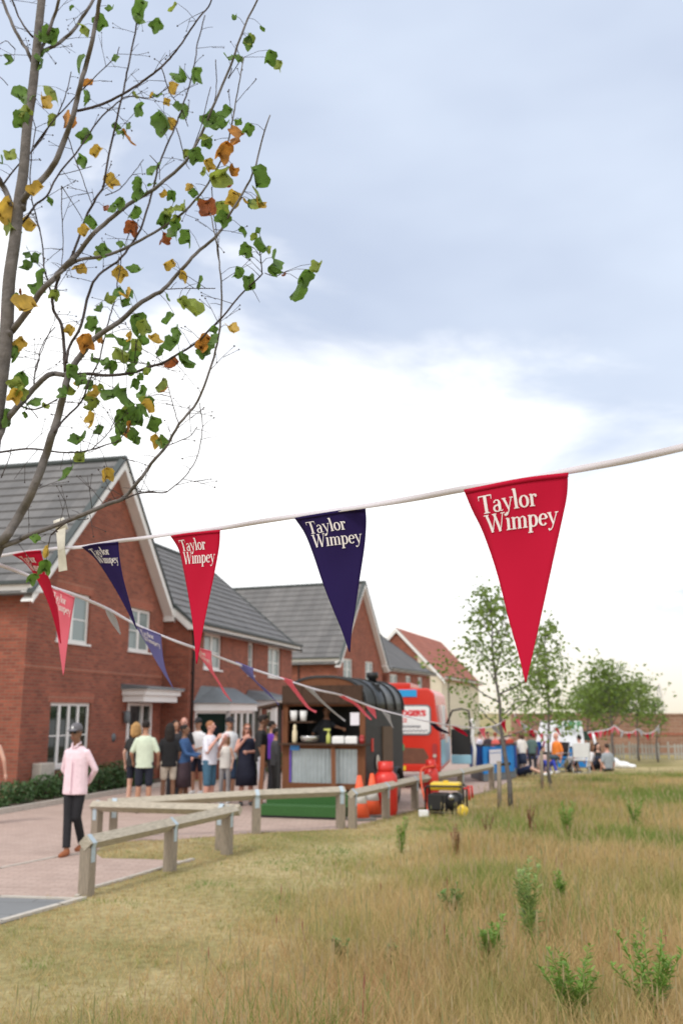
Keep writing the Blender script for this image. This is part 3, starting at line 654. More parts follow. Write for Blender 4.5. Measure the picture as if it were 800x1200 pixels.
for bi, (pts, w0, w1, dz) in enumerate(BR):
    if bi == 0: d0 = DT
    else:
        x, y = pts[0]; d0 = min(placed, key=lambda q: (q[0] - x) ** 2 + (q[1] - y) ** 2)[2]
    c = crom(pts, 4); n = len(c) - 1; P3 = []; R = []
    for i, (x, y) in enumerate(c):
        t = i / n; dd = d0 + dz * t + (0 if bi == 0 else .03 * math.sin(i * .9 + bi))
        placed.append((x, y, dd)); P3.append(U(x + (0 if bi == 0 else rt.uniform(-.5, .5)), y, dd)); 
        wpx = w0 + (w1 - w0) * (t ** .8) if bi else float(np.interp(y, [-90, 0, 200, 400, 640, 1375], [10, 10.5, 13, 17, 20, 34]))
        R.append(max(.0023, wpx * dd / F / 2))
    (wood if w0 > 4.6 else stem).tube(P3, R, 12 if w0 > 8 else 6)
    # short side spurs with buds
    if w0 < 9 and n > 8:
        for i in range(2, n, 3):
            a = rt.uniform(0, 2 * PI); ln = rt.uniform(.03, .20); v = Vector((math.cos(a), rt.uniform(-.4, .4), math.sin(a) * .8 + .5)).normalized()
            q = P3[i] + v * ln; stem.tube([P3[i], P3[i] + v * ln * .5 + Vector((0, 0, .005)), q], [.0018, .0014, .001], 5)
            if rt.random() < .5: stem.ball(q, .0045, 5)
            if ln > .1:
                m_ = P3[i] + v * ln * .55; v2 = (v + Vector((rt.uniform(-.8, .8), rt.uniform(-.5, .5), rt.uniform(-.2, .8)))).normalized(); stem.tube([m_, m_ + v2 * ln * .5], [.0015, .0011], 4); stem.ball(m_ + v2 * ln * .5, .004, 4)
tree = thing('tulip_tree', 'near sparse tree with green, yellow and orange leaves at the upper left', 'tree', U(-75, 1375, DT) * 1.0)
tree.location.z = 0; base = tree.location.copy()
for mb in (wood, stem): mb.v = [tuple(Vector(v) - base) for v in mb.v]
wood.build('trunk', 'bark', tree)
LV = """62,44,24,g 15,72,16,g 30,110,24,g 51,71,20,g 95,74,24,g 62,102,28,l 50,120,19,y 25,140,22,g 75,143,19,o 103,101,15,o 107,112,16,g 102,160,18,g 114,178,16,y 12,182,16,l 46,225,20,y 5,245,30,y 12,262,22,l 38,258,18,y 149,162,20,o 136,148,11,g 148,148,11,g 127,212,18,y 182,200,19,g 165,232,20,g 140,237,16,g 155,247,18,g 155,265,18,b 121,245,11,b 110,258,17,g 102,273,15,y 120,295,18,g 142,285,10,g 190,278,17,b 195,250,13,l 190,225,11,y 165,10,24,g 158,26,15,g 183,29,17,g 102,32,18,l 118,25,18,g 130,13,12,g 85,10,8,g 136,68,10,g 160,126,20,g 185,115,14,g 195,119,9,y 196,138,28,g 205,10,15,l 295,48,18,g 315,66,18,g 278,67,13,g 275,20,9,g 308,32,9,g 212,90,19,g 227,86,19,g 207,105,15,y 212,130,19,g 247,142,22,g 250,150,15,g 269,135,18,g 291,150,15,g 282,161,25,o 261,172,24,o 242,165,15,g 228,182,19,g 243,193,15,y 258,206,28,l 272,203,15,o 267,218,13,b 298,208,28,g 308,238,30,l 290,238,11,g 272,232,20,y 245,245,23,b 240,235,16,l 263,255,17,g 226,227,11,g 217,247,19,l 203,250,19,l 205,273,17,g 223,276,20,g 287,268,13,g 303,270,8,g 309,285,19,g 289,293,15,g 37,298,17,g 38,315,19,g 50,326,24,g 66,335,21,g 42,340,18,g 34,362,30,y 22,342,9,b 17,352,13,g 93,310,16,y 142,318,17,y 160,320,18,g 195,348,10,g 143,342,18,g 125,355,18,l 150,351,19,y 142,358,17,g 112,378,17,g 120,363,13,g 97,398,20,o 100,408,11,g 121,395,13,o 106,423,15,g 123,425,13,g 138,395,23,g 145,410,22,l 160,378,25,g 170,382,18,l 155,393,13,y 165,400,15,g 153,415,22,g 180,400,17,y 185,410,13,g 20,412,19,g 22,442,24,g 18,462,17,y 25,460,15,l 38,470,22,g 15,490,23,g 32,484,9,g 80,460,15,g 85,455,13,l 95,445,15,g 108,452,13,g 110,465,19,l 113,478,17,l 132,460,23,g 150,465,24,g 157,448,13,g 170,463,19,g 171,478,17,y 145,487,19,g 162,487,23,g 152,503,17,o 160,512,15,g 136,513,15,g 175,495,19,g 120,505,13,g 93,520,24,g 95,535,15,l 82,555,22,g 125,553,16,y 187,449,18,l 195,457,12,o 150,433,14,g 163,443,9,g 190,518,15,g 197,307,15,y 217,322,13,y 232,330,17,g 214,355,15,l 222,365,25,l 200,375,17,g 209,388,15,g 204,408,25,g 220,420,24,g 206,430,17,b 240,402,22,o 246,398,17,g 237,412,15,g 251,386,9,g 271,386,16,y 293,332,20,g 320,306,24,g 318,318,15,g 333,322,7,b 357,320,20,g 346,339,26,g 290,294,16,g 41,631,11,g 57,645,15,y 54,661,16,g 38,675,13,g 178,215,10,g 60,235,10,g 160,478,12,g 148,478,13,l 168,440,9,g"""
cols = dict(g=0, l=1, y=2, o=3, b=4)
def leaf_mat(name, c, v=.3, tr=.5):
    m, nt, b = new_mat(name); N = nt.nodes; L = nt.links
    tc = N.new('ShaderNodeTexCoord'); nz = N.new('ShaderNodeTexNoise'); nz.inputs['Scale'].default_value = 22; nz.inputs['Detail'].default_value = 5; L.new(tc.outputs['Object'], nz.inputs['Vector'])
    r = N.new('ShaderNodeValToRGB'); r.color_ramp.elements[0].position = .32; r.color_ramp.elements[1].position = .68
    r.color_ramp.elements[0].color = (*[x * (1 - v) for x in c], 1); r.color_ramp.elements[1].color = (*[min(1, x * (1 + v)) for x in c], 1)
    L.new(nz.outputs['Fac'], r.inputs['Fac']); L.new(r.outputs['Color'], b.inputs['Base Color']); b.inputs['Roughness'].default_value = .5
    t = N.new('ShaderNodeBsdfTranslucent'); L.new(r.outputs['Color'], t.inputs['Color']); mx = N.new('ShaderNodeMixShader'); mx.inputs[0].default_value = tr
    L.new(b.outputs[0], mx.inputs[1]); L.new(t.outputs[0], mx.inputs[2]); L.new(mx.outputs[0], N['Material Output'].inputs['Surface']); return m
M['leaf_g'] = leaf_mat('green_leaf', (.12, .225, .04)); M['leaf_l'] = leaf_mat('light_green_leaf', (.27, .34, .06)); M['leaf_y'] = leaf_mat('yellow_leaf', (.55, .36, .06))
M['leaf_o'] = leaf_mat('orange_leaf', (.50, .22, .04), .5); M['leaf_b'] = leaf_mat('brown_leaf', (.30, .09, .03), .4)
fol = MB(); pet = MB()
LL = [tuple(t.split(',')) for t in LV.split()]; LL = [(float(a), float(b), float(c), d) for a, b, c, d in LL]
for a, b, c, d in list(LL):
    if 20 < b < 520 and rt.random() < .42: LL.append((a + rt.uniform(-16, 16), b + rt.uniform(-14, 14), rt.uniform(9, 18), rt.choice('gggllly')))
for x, y, sz, c in LL:
    nb = min(placed, key=lambda q: (q[0] - x) ** 2 + (q[1] - y) ** 2); dep = nb[2] + rt.uniform(-.06, .06)
    s = sz * dep / F * 1.22; c3 = U(x, y, dep)
    # hanging leaf: stem up, blade down, random yaw and tilt
    Mx = Matrix.Rotation(rt.uniform(-1.0, 1.0), 4, 'Z') @ Matrix.Rotation(PI / 2 + rt.uniform(-.7, 1.0), 4, 'X') @ Matrix.Rotation(PI + rt.uniform(-.9, .9), 4, 'Z')
    if rt.random() < .4: Mx = Matrix.Rotation(rt.uniform(-2.4, 2.4), 4, 'Z') @ Mx
    o = leaf_shape(s); fold = rt.uniform(.25, 1.1) * (1.3 if c in 'ob' else 1); droop = rt.uniform(-1.0, 1.3); ph = rt.uniform(0, 6); asym = rt.uniform(.75, 1.2)
    # densify the outline, then rings towards the midrib
    oo = []
    for i_ in range(len(o)):
        p_, q_ = o[i_], o[(i_ + 1) % len(o)]; oo += [p_, ((p_[0] + q_[0]) / 2 * 1.02, (p_[1] + q_[1]) / 2 + .01 * s)]
    n = len(oo); ring = []
    for f_ in (1.0, .55, .12):
        ring.append([(px_ * f_, s * .40 + (py_ - s * .40) * (f_ if f_ > .2 else .75)) for px_, py_ in oo])
    vs = []
    for rg_ in ring:
        for px_, py_ in rg_:
            px2 = px_ * (asym if px_ > 0 else 1); ax_ = abs(px2)
            z = ax_ * fold + droop * (py_ - s * .3) ** 2 / s + .05 * s * math.sin(ph + 7 * py_ / s + 5 * px2 / s) * (ax_ / s * 2)
            vs.append(c3 + Mx.to_3x3() @ Vector((px2 * (1 - .28 * fold), py_ - s * .4, z)))
    fs = [(r_ * n + i_, r_ * n + (i_ + 1) % n, (r_ + 1) * n + (i_ + 1) % n, (r_ + 1) * n + i_) for r_ in (0, 1) for i_ in range(n)] + [tuple(2 * n + i_ for i_ in range(n))]
    vs = [v - base for v in vs]
    fol.add(vs, fs, cols[c], True)
    stm = vs[0]; tgt = U(nb[0], nb[1], nb[2]) - base
    if (tgt - stm).length < .35:
        mid = stm.lerp(tgt, .5) + Vector((0, 0, .012)); stem.tube([stm, mid, tgt], [.0012, .0013, .0015], 4)
fo = fol.build('foliage', ['leaf_g', 'leaf_l', 'leaf_y', 'leaf_o', 'leaf_b'], tree)
stem.build('twigs', 'twig', tree)

# ---------------------------------------------------------------- young trees and far vegetation
M['fol_a'] = leaf_mat('sapling_foliage', (.16, .24, .045), .45, .45); M['fol_b'] = leaf_mat('sapling_foliage_light', (.22, .31, .07), .4, .45); M['fol_d'] = leaf_mat('dense_foliage', (.055, .12, .035), .4, .2)
def sapling(name, label, loc, h, spread, nleaf, leaf, seed, group=None, first=.32, stake=False, lean=0, dense=1.0, mats=('fol_a', 'fol_b'), tr=.05, gap=0.35):
    r = random.Random(seed); root = thing(name, label, 'tree', loc, 0, group)
    t = MB(); f = MB(); tips = []
    tp = [Vector((lean * k / 8 + r.uniform(-.04, .04), r.uniform(-.04, .04), h * .97 * k / 8)) for k in range(9)]
    tp[0] = Vector((0, 0, -.02)); t.tube(tp, [tr * (1 - .85 * k / 8) for k in range(9)], 8)
    nb = int(17 * dense)
    for i in range(nb):
        fz = first + (1 - first) * (i + r.random() * .8) / nb; z0 = fz * h * .95
        k = min(7, int(z0 / (h * .97) * 8)); p = tp[k].lerp(tp[k + 1], z0 / (h * .97) * 8 - k)
        a = i * 2.4 + r.uniform(-.5, .5); ln = spread * (1.08 - (fz - first) / (1 - first) * .72) * r.uniform(.55, 1.1)
        up = r.uniform(.25, .8); q = [p]; dv = Vector((math.cos(a), math.sin(a), up)).normalized()
        for s_ in range(4): dv = (dv + Vector((r.uniform(-.2, .2), r.uniform(-.2, .2), r.uniform(-.02, .2)))).normalized(); q.append(q[-1] + dv * ln / 4)
        t.tube(q, [tr * .35, tr * .28, tr * .2, tr * .13, tr * .06], 5)
        for s_ in range(2, 5):
            for _ in range(2):
                dv2 = Vector((r.uniform(-1, 1), r.uniform(-1, 1), r.uniform(-.4, .9))).normalized(); e = q[s_] + dv2 * ln * r.uniform(.15, .4)
                t.tube([q[s_], e], [tr * .09, tr * .05], 4, cap=False); tips.append((q[s_], e))
    tips = [x for x in tips if r.random() > gap * .6]
    for i in range(nleaf):
        a, e = r.choice(tips); c = a.lerp(e, r.uniform(-.2, 1.5)) + Vector((r.gauss(0, .10), r.gauss(0, .10), r.gauss(0, .09))) * (spread / .9)
        s = leaf * r.uniform(.6, 1.3); R = Euler((r.uniform(-1.3, 1.3), r.uniform(-1.3, 1.3), r.uniform(0, 6.3))).to_matrix()
        pts = [Vector(p) for p in ((0, -s * .5, 0), (s * .34, -s * .1, s * .08), (s * .2, s * .35, s * .05), (0, s * .6, 0), (-s * .22, s * .3, s * .05), (-s * .34, -s * .12, s * .08))]
        f.add([c + R @ p for p in pts], [(0, 1, 2, 3), (0, 3, 4, 5)], 0 if r.random() < .6 else 1)
    t.build('trunk', 'bark', root); f.build('crown', list(mats), root)
    if stake:
        g = MB(); g.tube([(-.22, 0, -.05), (-.20, 0, .95)], .045, 8); g.build('stake', 'post', root)
        g = MB(); g.bar((-.2, -.0, .88), (.03, 0, .90), .03, .06); g.build('tie', 'black', root)
    return root
grp = 'young trees along the edge of the meadow'
sapling('young_tree', 'tallest young tree of the row, staked, in front of the blue stall', G(598, 950), 4.35, 1.7, 2100, .09, 11, grp, stake=True, tr=.055, lean=-.3)
sapling('young_tree', 'slender young tree beside the orange shirted sitter, second of the row', G(645, 925), 4.15, 1.2, 1400, .10, 22, grp, stake=True, tr=.05, gap=.5)
sapling('young_tree', 'young tree with a spreading crown above the people sitting on the grass', G(718, 896), 3.55, 2.0, 1900, .13, 33, grp, tr=.06, first=.34, dense=1.2, gap=.35)
sapling('young_tree', 'small far young tree right of the white marquee, before the brick wall', U(690, 880, 39.5) * 1, 2.7, 1.7, 1300, .13, 44, grp, tr=.05, first=.36, dense=1.0, gap=.3)
sapling('young_tree', 'far young tree with an upright crown at the right end of the row', U(748, 885, 39.0) * 1, 3.1, 1.2, 900, .12, 55, grp, tr=.05, first=.4, gap=.3)
sapling('young_tree', 'thin low young tree nearest the right edge of the frame', U(770, 885, 38.0) * 1, 2.3, .8, 500, .10, 66, grp, tr=.04, first=.4, gap=.4)
for o in bpy.data.objects:
    if o.name.startswith('young_tree') and o.parent is None: o.location.z = 0
# far dark trees beyond the wall
sapling('dense_tree', 'dark dense tree beyond the wall at the right edge of the frame', (32.5, 82, 0), 4.4, 2.6, 9000, .3, 77, None, tr=.15, first=.2, dense=1.6, mats=('fol_d', 'fol_d'), gap=0)
sapling('dense_tree', 'low dark tree beyond the wall seen between the young trees', (23.5, 85, 0), 3.6, 3.4, 6000, .3, 78, None, tr=.15, first=.15, dense=1.5, mats=('fol_d', 'fol_d'), gap=0)
py = thing('pylon', 'thin distant electricity pylon above the wall at the far right', 'pylon', (166, 500, 0)); py.scale = (1.25, 1.25, 1.25); g = MB()
for sx, sy in ((-1, -1), (1, -1), (1, 1), (-1, 1)): g.bar((sx * 1.8, sy * 1.8, 0), (sx * .25, sy * .25, 13), .16)
for z in (2, 4, 6, 8, 10, 12):
    k = 1.8 - 1.55 * z / 13; g.bar((-k, -k, z), (k, -k, z), .1); g.bar((-k, -k, z), (k - .3, -k + .3, z + 2), .08); g.bar((k, -k, z), (-k + .3, -k + .3, z + 2), .08)
M['farsteel'] = mat('galvanised_lattice', (.42, .42, .42), .7, var=.05)
g.build('lattice_tower', 'farsteel', py); g = MB()
for z, x in ((9, 2.8), (11, 2.2)): g.bar((-x, 0, z), (x, 0, z), .14)
g.build('cross_arms', 'farsteel', py)
# hedge shrubs in the bed
def shrub(loc, rx, ry, h, seed, label, grp):
    r = random.Random(seed); root = thing('shrub', label, 'shrub', loc, 0, grp); f = MB(); s_ = MB()
    for i in range(9):
        a = r.uniform(0, 6.3); s_.tube([(0, 0, 0), (math.cos(a) * rx * .5, math.sin(a) * ry * .5, h * .8)], [.012, .005], 4)
    s_.build('stems', 'twig', root)
    for i in range(850):
        a = r.uniform(0, 6.3); q = math.sqrt(r.random()); z = r.random() * h * (1.05 - .25 * q * q)
        c = Vector((math.cos(a) * q * rx, math.sin(a) * q * ry, z)); s = r.uniform(.03, .055); R = Euler((r.uniform(-1, 1), r.uniform(-1, 1), r.uniform(0, 6.3))).to_matrix()
        f.add([c + R @ Vector(p) for p in ((-s * .4, 0, 0), (0, -s, 0), (s * .4, 0, 0), (0, s, .01))], [(0, 1, 2, 3)], 0 if r.random() < .7 else 1)
    f.build('leaves', ['fol_d', 'shrub_l'], root)
M['shrub_l'] = leaf_mat('shrub_leaf', (.08, .15, .05), .3, .2)
hs = [(-1.6, .42, .50, 'shrub cut by the left edge of the frame, in the bed by the house'), (-.72, .36, .44, 'small round shrub next to the left edge, in the bed by the house'), (.25, .33, .5, 'separate narrow shrub in front of the house corner'), (1.0, .42, .52, 'low shrub hiding the foot of the meter box'), (1.75, .42, .52, 'shrub in the bed left of the man in the pink shirt'), (2.5, .42, .55, 'shrub in the bed just behind the man in the pink shirt'), (3.2, .44, .6, 'shrub under the right edge of the ground floor window'), (3.85, .44, .62, 'tall shrub halfway between the window and the front door'), (4.45, .4, .6, 'shrub under the wall lamp'), (4.9, .35, .55, 'last shrub of the bed, at the front door')]
for i, (s, rx, h, lab) in enumerate(hs): shrub(W(s, -.5, .08), rx, .30, h, 100 + i, lab, 'shrubs in the bed before the near house')
for i, (s, lab) in enumerate(((8.1, 'shrub left of the bay window'), (9.1, 'shrub at the foot of the bay window'), (11.4, 'shrub right of the bay window'))): shrub(W(s, -1.95, 0), .5, .35, .7, 130 + i, lab, 'shrubs by the bay window')
# ---------------------------------------------------------------- bunting
def cloth(name, col, tr=.18, rough=.8):
    m, nt, b = new_mat(name); N = nt.nodes; L = nt.links
    tc = N.new('ShaderNodeUVMap'); wv = N.new('ShaderNodeTexNoise'); wv.inputs['Scale'].default_value = 160; wv.inputs['Detail'].default_value = 3; L.new(tc.outputs['UV'], wv.inputs['Vector'])
    bp = N.new('ShaderNodeBump'); bp.inputs['Strength'].default_value = .15; bp.inputs['Distance'].default_value = .001; L.new(wv.outputs['Fac'], bp.inputs['Height']); L.new(bp.outputs['Normal'], b.inputs['Normal'])
    b.inputs['Base Color'].default_value = (*col, 1); b.inputs['Roughness'].default_value = rough; b.inputs['Specular IOR Level'].default_value = .15
    t = N.new('ShaderNodeBsdfTranslucent'); t.inputs['Color'].default_value = (*col, 1); mx = N.new('ShaderNodeMixShader'); mx.inputs[0].default_value = tr
    L.new(b.outputs[0], mx.inputs[1]); L.new(t.outputs[0], mx.inputs[2]); L.new(mx.outputs[0], N['Material Output'].inputs['Surface']); return m
M['f_red'] = cloth('crimson_polyester', (.54, .008, .042)); M['f_navy'] = cloth('navy_polyester', (.022, .012, .085)); M['f_pink'] = cloth('pink_polyester', (.85, .22, .30), .4)
M['f_blue'] = cloth('backlit_blue_polyester', (.21, .20, .46), .4); M['f_silver'] = cloth('silver_polyester', (.5, .5, .55), .3); M['f_lett'] = cloth('white_print', (.85, .80, .82), .1); M['tape'] = cloth('white_tape', (.78, .74, .78), .35)  # second-line cloths made paler, their backlit look put into the colour
M['f_dark'] = cloth('dark_navy_polyester', (.03, .015, .045), .2)
# serif letters, cap height 1: strokes as (kind, ...)
def ell(cx, cy, rx, ry, a0, a1, wt, wn, n=26):
    pts = []; ws = []
    for i in range(n + 1):
        a = math.radians(a0 + (a1 - a0) * i / n); pts.append((cx + rx * math.cos(a), cy + ry * math.sin(a)))
        ws.append(wn + (wt - wn) * abs(math.cos(a)) ** 1.3)
    return (pts, ws)
def ln(a, b, w, w2=None): 
    n = 8; w2 = w if w2 is None else w2
    return ([(a[0] + (b[0] - a[0]) * i / n, a[1] + (b[1] - a[1]) * i / n) for i in range(n + 1)], [w + (w2 - w) * i / n for i in range(n + 1)])
X_ = .66; K = .165; k_ = .05
def serif(x, y, w=.24): return ln((x - w / 2, y), (x + w / 2, y), k_)
GL = {
 'T': (.84, [ln((.42, 0), (.42, 1), K + .02), serif(.42, .025, .36), ln((.03, .97), (.81, .97), .065), ln((.045, 1), (.045, .74), .05, .025), ln((.795, 1), (.795, .74), .05, .025)]),
 'a': (.60, [ell(.24, .18, .17, .17, 20, 330, .12, k_), ([(.12, .50), (.13, .58), (.22, .635), (.33, .62), (.40, .54), (.41, .42)], [.12, .08, .05, .07, .11, K - .01]), ln((.41, .45), (.41, .12), K - .01), ([(.41, .14), (.43, .05), (.50, .02), (.58, .06)], [.13, .09, .05, .03]), ([(.41, .40), (.28, .37), (.16, .30)], [.05, .05, .07])]),
 'y': (.64, [ln((.11, .64), (.34, .02), .14, .10), ln((.55, .64), (.33, 0), .05), ([(.34, .02), (.26, -.18), (.17, -.27), (.06, -.27)], [.06, .05, .05, .10]), serif(.11, .64, .24), serif(.55, .64, .20), ell(.07, -.23, .025, .025, 0, 360, .06, .06, 10)]),
 'l': (.34, [ln((.17, 0), (.17, 1.06), K), serif(.17, .025, .30), ln((.04, 1.03), (.17, 1.06), .05)]),
 'o': (.64, [ell(.32, .32, .22, .30, 0, 360, K - .005, k_)]),
 'r': (.50, [ln((.17, 0), (.17, .64), K), serif(.17, .025, .30), ln((.04, .62), (.17, .64), .05), ([(.17, .42), (.22, .55), (.31, .62), (.41, .60)], [.05, .05, .06, .08]), ell(.41, .55, .035, .035, 0, 360, .08, .08, 10)]),
 'W': (1.26, [ln((.13, 1), (.38, 0), .15), ln((.64, .92), (.39, .02), .05), ln((.60, 1), (.86, 0), .15), ln((1.12, 1), (.87, .02), .05), serif(.13, .975, .30), serif(.61, .975, .28), serif(1.12, .975, .24)]),
 'i': (.34, [ln((.17, 0), (.17, .64), K), serif(.17, .025, .30), ln((.04, .62), (.17, .64), .05), ell(.165, .90, .04, .04, 0, 360, .085, .085, 12)]),
 'm': (1.04, [ln((.17, 0), (.17, .64), K), serif(.17, .025, .28), ln((.04, .62), (.17, .64), .05), ([(.20, .48), (.30, .60), (.40, .62), (.49, .57), (.515, .45)], [.04, .05, .07, .10, K]), ln((.515, .46), (.515, 0), K), serif(.515, .025, .26), ([(.54, .48), (.64, .60), (.74, .62), (.83, .57), (.86, .45)], [.04, .05, .07, .10, K]), ln((.86, .46), (.86, 0), K), serif(.86, .025, .28)]),
 'p': (.68, [ln((.17, -.30), (.17, .64), K), serif(.17, -.275, .30), ln((.04, .62), (.17, .64), .05), ell(.36, .32, .20, .30, -160, 160, K, k_)]),
 'e': (.58, [ell(.30, .32, .21, .30, 10, 318, K - .005, k_), ln((.12, .36), (.50, .36), .05)]),
}
def text_polys(word, x0, y0, sc, rot=0.0):
    """flat text: list of strips [(left pts),(right pts)] in flag metres, y down"""
    out = []; x = x0; cr, sr = math.cos(rot), math.sin(rot)
    for ch in word:
        adv, st = GL[ch]
        for pts, ws in st:
            L_, R_ = [], []
            for i, (px, py) in enumerate(pts):
                a = pts[max(i - 1, 0)]; b = pts[min(i + 1, len(pts) - 1)]; dx, dy = b[0] - a[0], b[1] - a[1]; l = math.hypot(dx, dy) or 1
                nx_, ny_ = -dy / l, dx / l; w_ = ws[i] / 2 * 1.0
                for lst, sg in ((L_, 1), (R_, -1)):
                    qx, qy = (px + nx_ * w_ * sg) * sc, -(py + ny_ * w_ * sg) * sc * 1.15
                    lst.append((x + qx, y0 + qy))
            out.append((L_, R_))
        x += adv * sc * .97
    return out
def flag(label, m, LE, RE, dl, dr, dtip, lett=True, bulge=.018, group=None, W_=.25, H_=.5, wave=1.0, m2=None):
    LE = [np.array(p, float) for p in LE]; RE = [np.array(p, float) for p in RE]
    def edge(E, d0):
        ys = [0.]
        for a, b in zip(E, E[1:]): ys.append(ys[-1] + np.linalg.norm(b - a))
        ys = np.array(ys) / ys[-1]; xs = np.array([e[0] for e in E]); yy = np.array([e[1] for e in E])
        c = crom(list(zip(ys, xs, yy)), 6); c = np.array(c)
        return lambda v: U(float(np.interp(v, c[:, 0], c[:, 1])), float(np.interp(v, c[:, 0], c[:, 2])), d0 + (dtip - d0) * v)
    fl, fr = edge(LE, dl), edge(RE, dr)
    def Fs(u, v, off=0.0):
        a, b = fl(v), fr(v); p = a.lerp(b, u); bl = bulge * (1 - v) * wave + .006 * math.sin(v * 9 + u * 4 + W_ * 3 + dl * 7) * (1 - v)
        return p + Vector((0, -bl * math.sin(PI * u) * math.cos(v * 5) - off, 0))
    nu, nv = 12, 30; g = MB(); vs = []; o = fl(0)
    for j in range(nv + 1):
        for i in range(nu + 1): vs.append(Fs(i / nu, j / nv) - o)
    fs = [(j * (nu + 1) + i, (j + 1) * (nu + 1) + i, (j + 1) * (nu + 1) + i + 1, j * (nu + 1) + i + 1) for j in range(nv) for i in range(nu)]
    g.add(vs, fs, 0, True)
    if lett:
        root = thing('pennant', label, 'pennant', o, 0, group)
        c = g.build('cloth', m, root); solid(c, .0012, 0)
        hm_ = MB(); q_ = [Fs(i / nu, .0) - o for i in range(nu + 1)]; r_ = [Fs(i / nu, .022) - o for i in range(nu + 1)]; y_ = Vector((0, -.0035, 0))
        hm_.add([p + y_ for p in q_] + [p + y_ for p in r_], [(i, i + 1, nu + 2 + i, nu + 1 + i) for i in range(nu)], 0, True); hb_ = hm_.build('hem', m, root); solid(hb_, .0015, 0)
        t = MB(); k = 0
        for word, x0, y0, sc in (('Taylor', .030, .070, .0395), ('Wimpey', .038, .1195, .0395)):
            for L_, R_ in text_polys(word, x0, y0, sc):
                k += 1; off = .0040 + .00005 * (k % 9); vs = []
                for (x, y) in L_ + R_:
                    v = y / H_; u = (x - W_ / 2 * v) / (W_ * (1 - v)); vs.append(Fs(u, v, off) - o)
                n = len(L_); t.add(vs, [(i, i + 1, n + i + 1, n + i) for i in range(n - 1)], 0, False)
        t.build('lettering', 'f_lett', root)
    else:
        root = g.build('pennant', m, None); root.location = o; solid(root, .0015, 0); tag(root, label, 'pennant', group)
    return root
g1 = 'pennants of the near bunting line'; g2 = 'pennants of the second bunting line'
flag('large red pennant with white serif lettering, rightmost and nearest of the near bunting', 'f_red', [(543, 574), (553, 598), (566, 625), (582, 672), (596, 727), (608, 770), (615, 800)], [(665, 554), (664, 580), (658, 610), (647, 660), (634, 720), (624, 765), (616, 800)], 2.40, 2.20, 2.28, group=g1)
flag('navy blue pennant with white lettering hanging in front of the grey roof', 'f_navy', [(345, 607), (357, 625), (367, 650), (378, 683), (390, 714), (400, 738), (409, 764)], [(428, 595), (429, 612), (427, 640), (421, 680), (416, 715), (412, 740), (410, 764)], 3.08, 2.90, 3.0, group=g1)
flag('middle red pennant with white lettering, just right of the near gable', 'f_red', [(200, 628), (210, 645), (216, 672), (222, 705), (227, 740), (230, 778)], [(258, 621), (257, 640), (252, 668), (245, 702), (237, 742), (231, 778)], 3.80, 3.60, 3.7, group=g1)
flag('navy blue pennant blown sideways in front of the near brick gable', 'f_navy', [(96, 641), (112, 655), (126, 675), (142, 702), (160, 737)], [(139, 635), (140, 650), (144, 675), (151, 702), (161, 738)], 4.45, 4.3, 4.35, group=g1)
flag('dark red pennant turned edge on, leftmost of the near bunting', 'f_red', [(15, 650), (30, 660), (43, 678), (58, 710), (71, 754)], [(48, 645), (52, 660), (60, 685), (68, 715), (72, 754)], 5.1, 4.95, 5.0, group=g1)
flag('bright pink pennant partly hidden behind the leftmost dark red pennant', 'f_pink', [(60, 687), (64, 720), (69, 755), (74, 791)], [(88, 700), (84, 725), (79, 758), (75, 791)], 5.6, 5.5, 5.6, group=g2)
flag('tightly curled silver pennant on the second line, between the two house windows', 'f_silver', [(123, 713), (129, 727), (141, 744)], [(127, 715), (136, 724), (142, 743)], 6.1, 6.0, 6.1, lett=False, group=g2)
flag('pale backlit blue pennant with white lettering over the front door', 'f_blue', [(158, 732), (172, 755), (186, 780), (203, 807)], [(189, 744), (190, 760), (194, 784), (204, 808)], 6.6, 6.5, 6.6, group=g2)
flag('pink pennant of the second line, in front of the brick beside the downpipe', 'f_pink', [(221, 756), (233, 768), (243, 782), (256, 801), (262, 812), (271, 822)], [(248, 763), (248, 775), (250, 786), (258, 800), (265, 812), (272, 822)], 7.35, 7.25, 7.4, group=g2)
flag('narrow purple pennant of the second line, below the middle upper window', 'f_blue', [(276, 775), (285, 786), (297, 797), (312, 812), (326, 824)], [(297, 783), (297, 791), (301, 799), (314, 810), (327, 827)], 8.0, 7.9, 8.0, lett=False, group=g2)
flag('long pink pennant with a curled tip in front of the trailer roof board', 'f_pink', [(328, 793), (337, 802), (346, 813), (359, 829), (370, 836)], [(342, 797), (345, 804), (352, 814), (363, 829), (371, 833)], 8.7, 8.6, 8.7, lett=False, group=g2)
flag('lilac pennant trailing across the dark serving hatch', 'f_silver', [(353, 802), (363, 811), (375, 822), (390, 835), (404, 846)], [(368, 808), (370, 812), (379, 822), (392, 834), (405, 844)], 9.2, 9.1, 9.2, lett=False, group=g2)
flag('pink pennant trailing over the right half of the serving hatch', 'f_pink', [(393, 813), (404, 820), (415, 826), (427, 838), (434, 844)], [(402, 815), (409, 819), (419, 825), (430, 837), (436, 843)], 10.0, 9.9, 10.0, lett=False, group=g2)
flag('short wide pink pennant at the front corner of the black trailer', 'f_pink', [(428, 827), (433, 834), (440, 842)], [(439, 831), (440, 835), (441, 842)], 10.8, 10.7, 10.8, lett=False, group=g2)
flag('silver pennant against the black side of the trailer', 'f_silver', [(447, 833), (453, 842), (460, 853)], [(457, 838), (458, 845), (461, 853)], 11.4, 11.3, 11.4, lett=False, group=g2)
flag('dark pennant streaming across the back of the red van', 'f_dark', [(503, 847), (512, 856), (525, 860)], [(510, 848), (516, 853), (527, 859)], 13.4, 13.3, 13.4, lett=False, group=g2)
flag('dark red pennant streaming beside the open van door', 'f_red', [(528, 851), (536, 857), (547, 863)], [(535, 852), (541, 855), (548, 862)], 14.8, 14.7, 14.8, lett=False, group=g2)
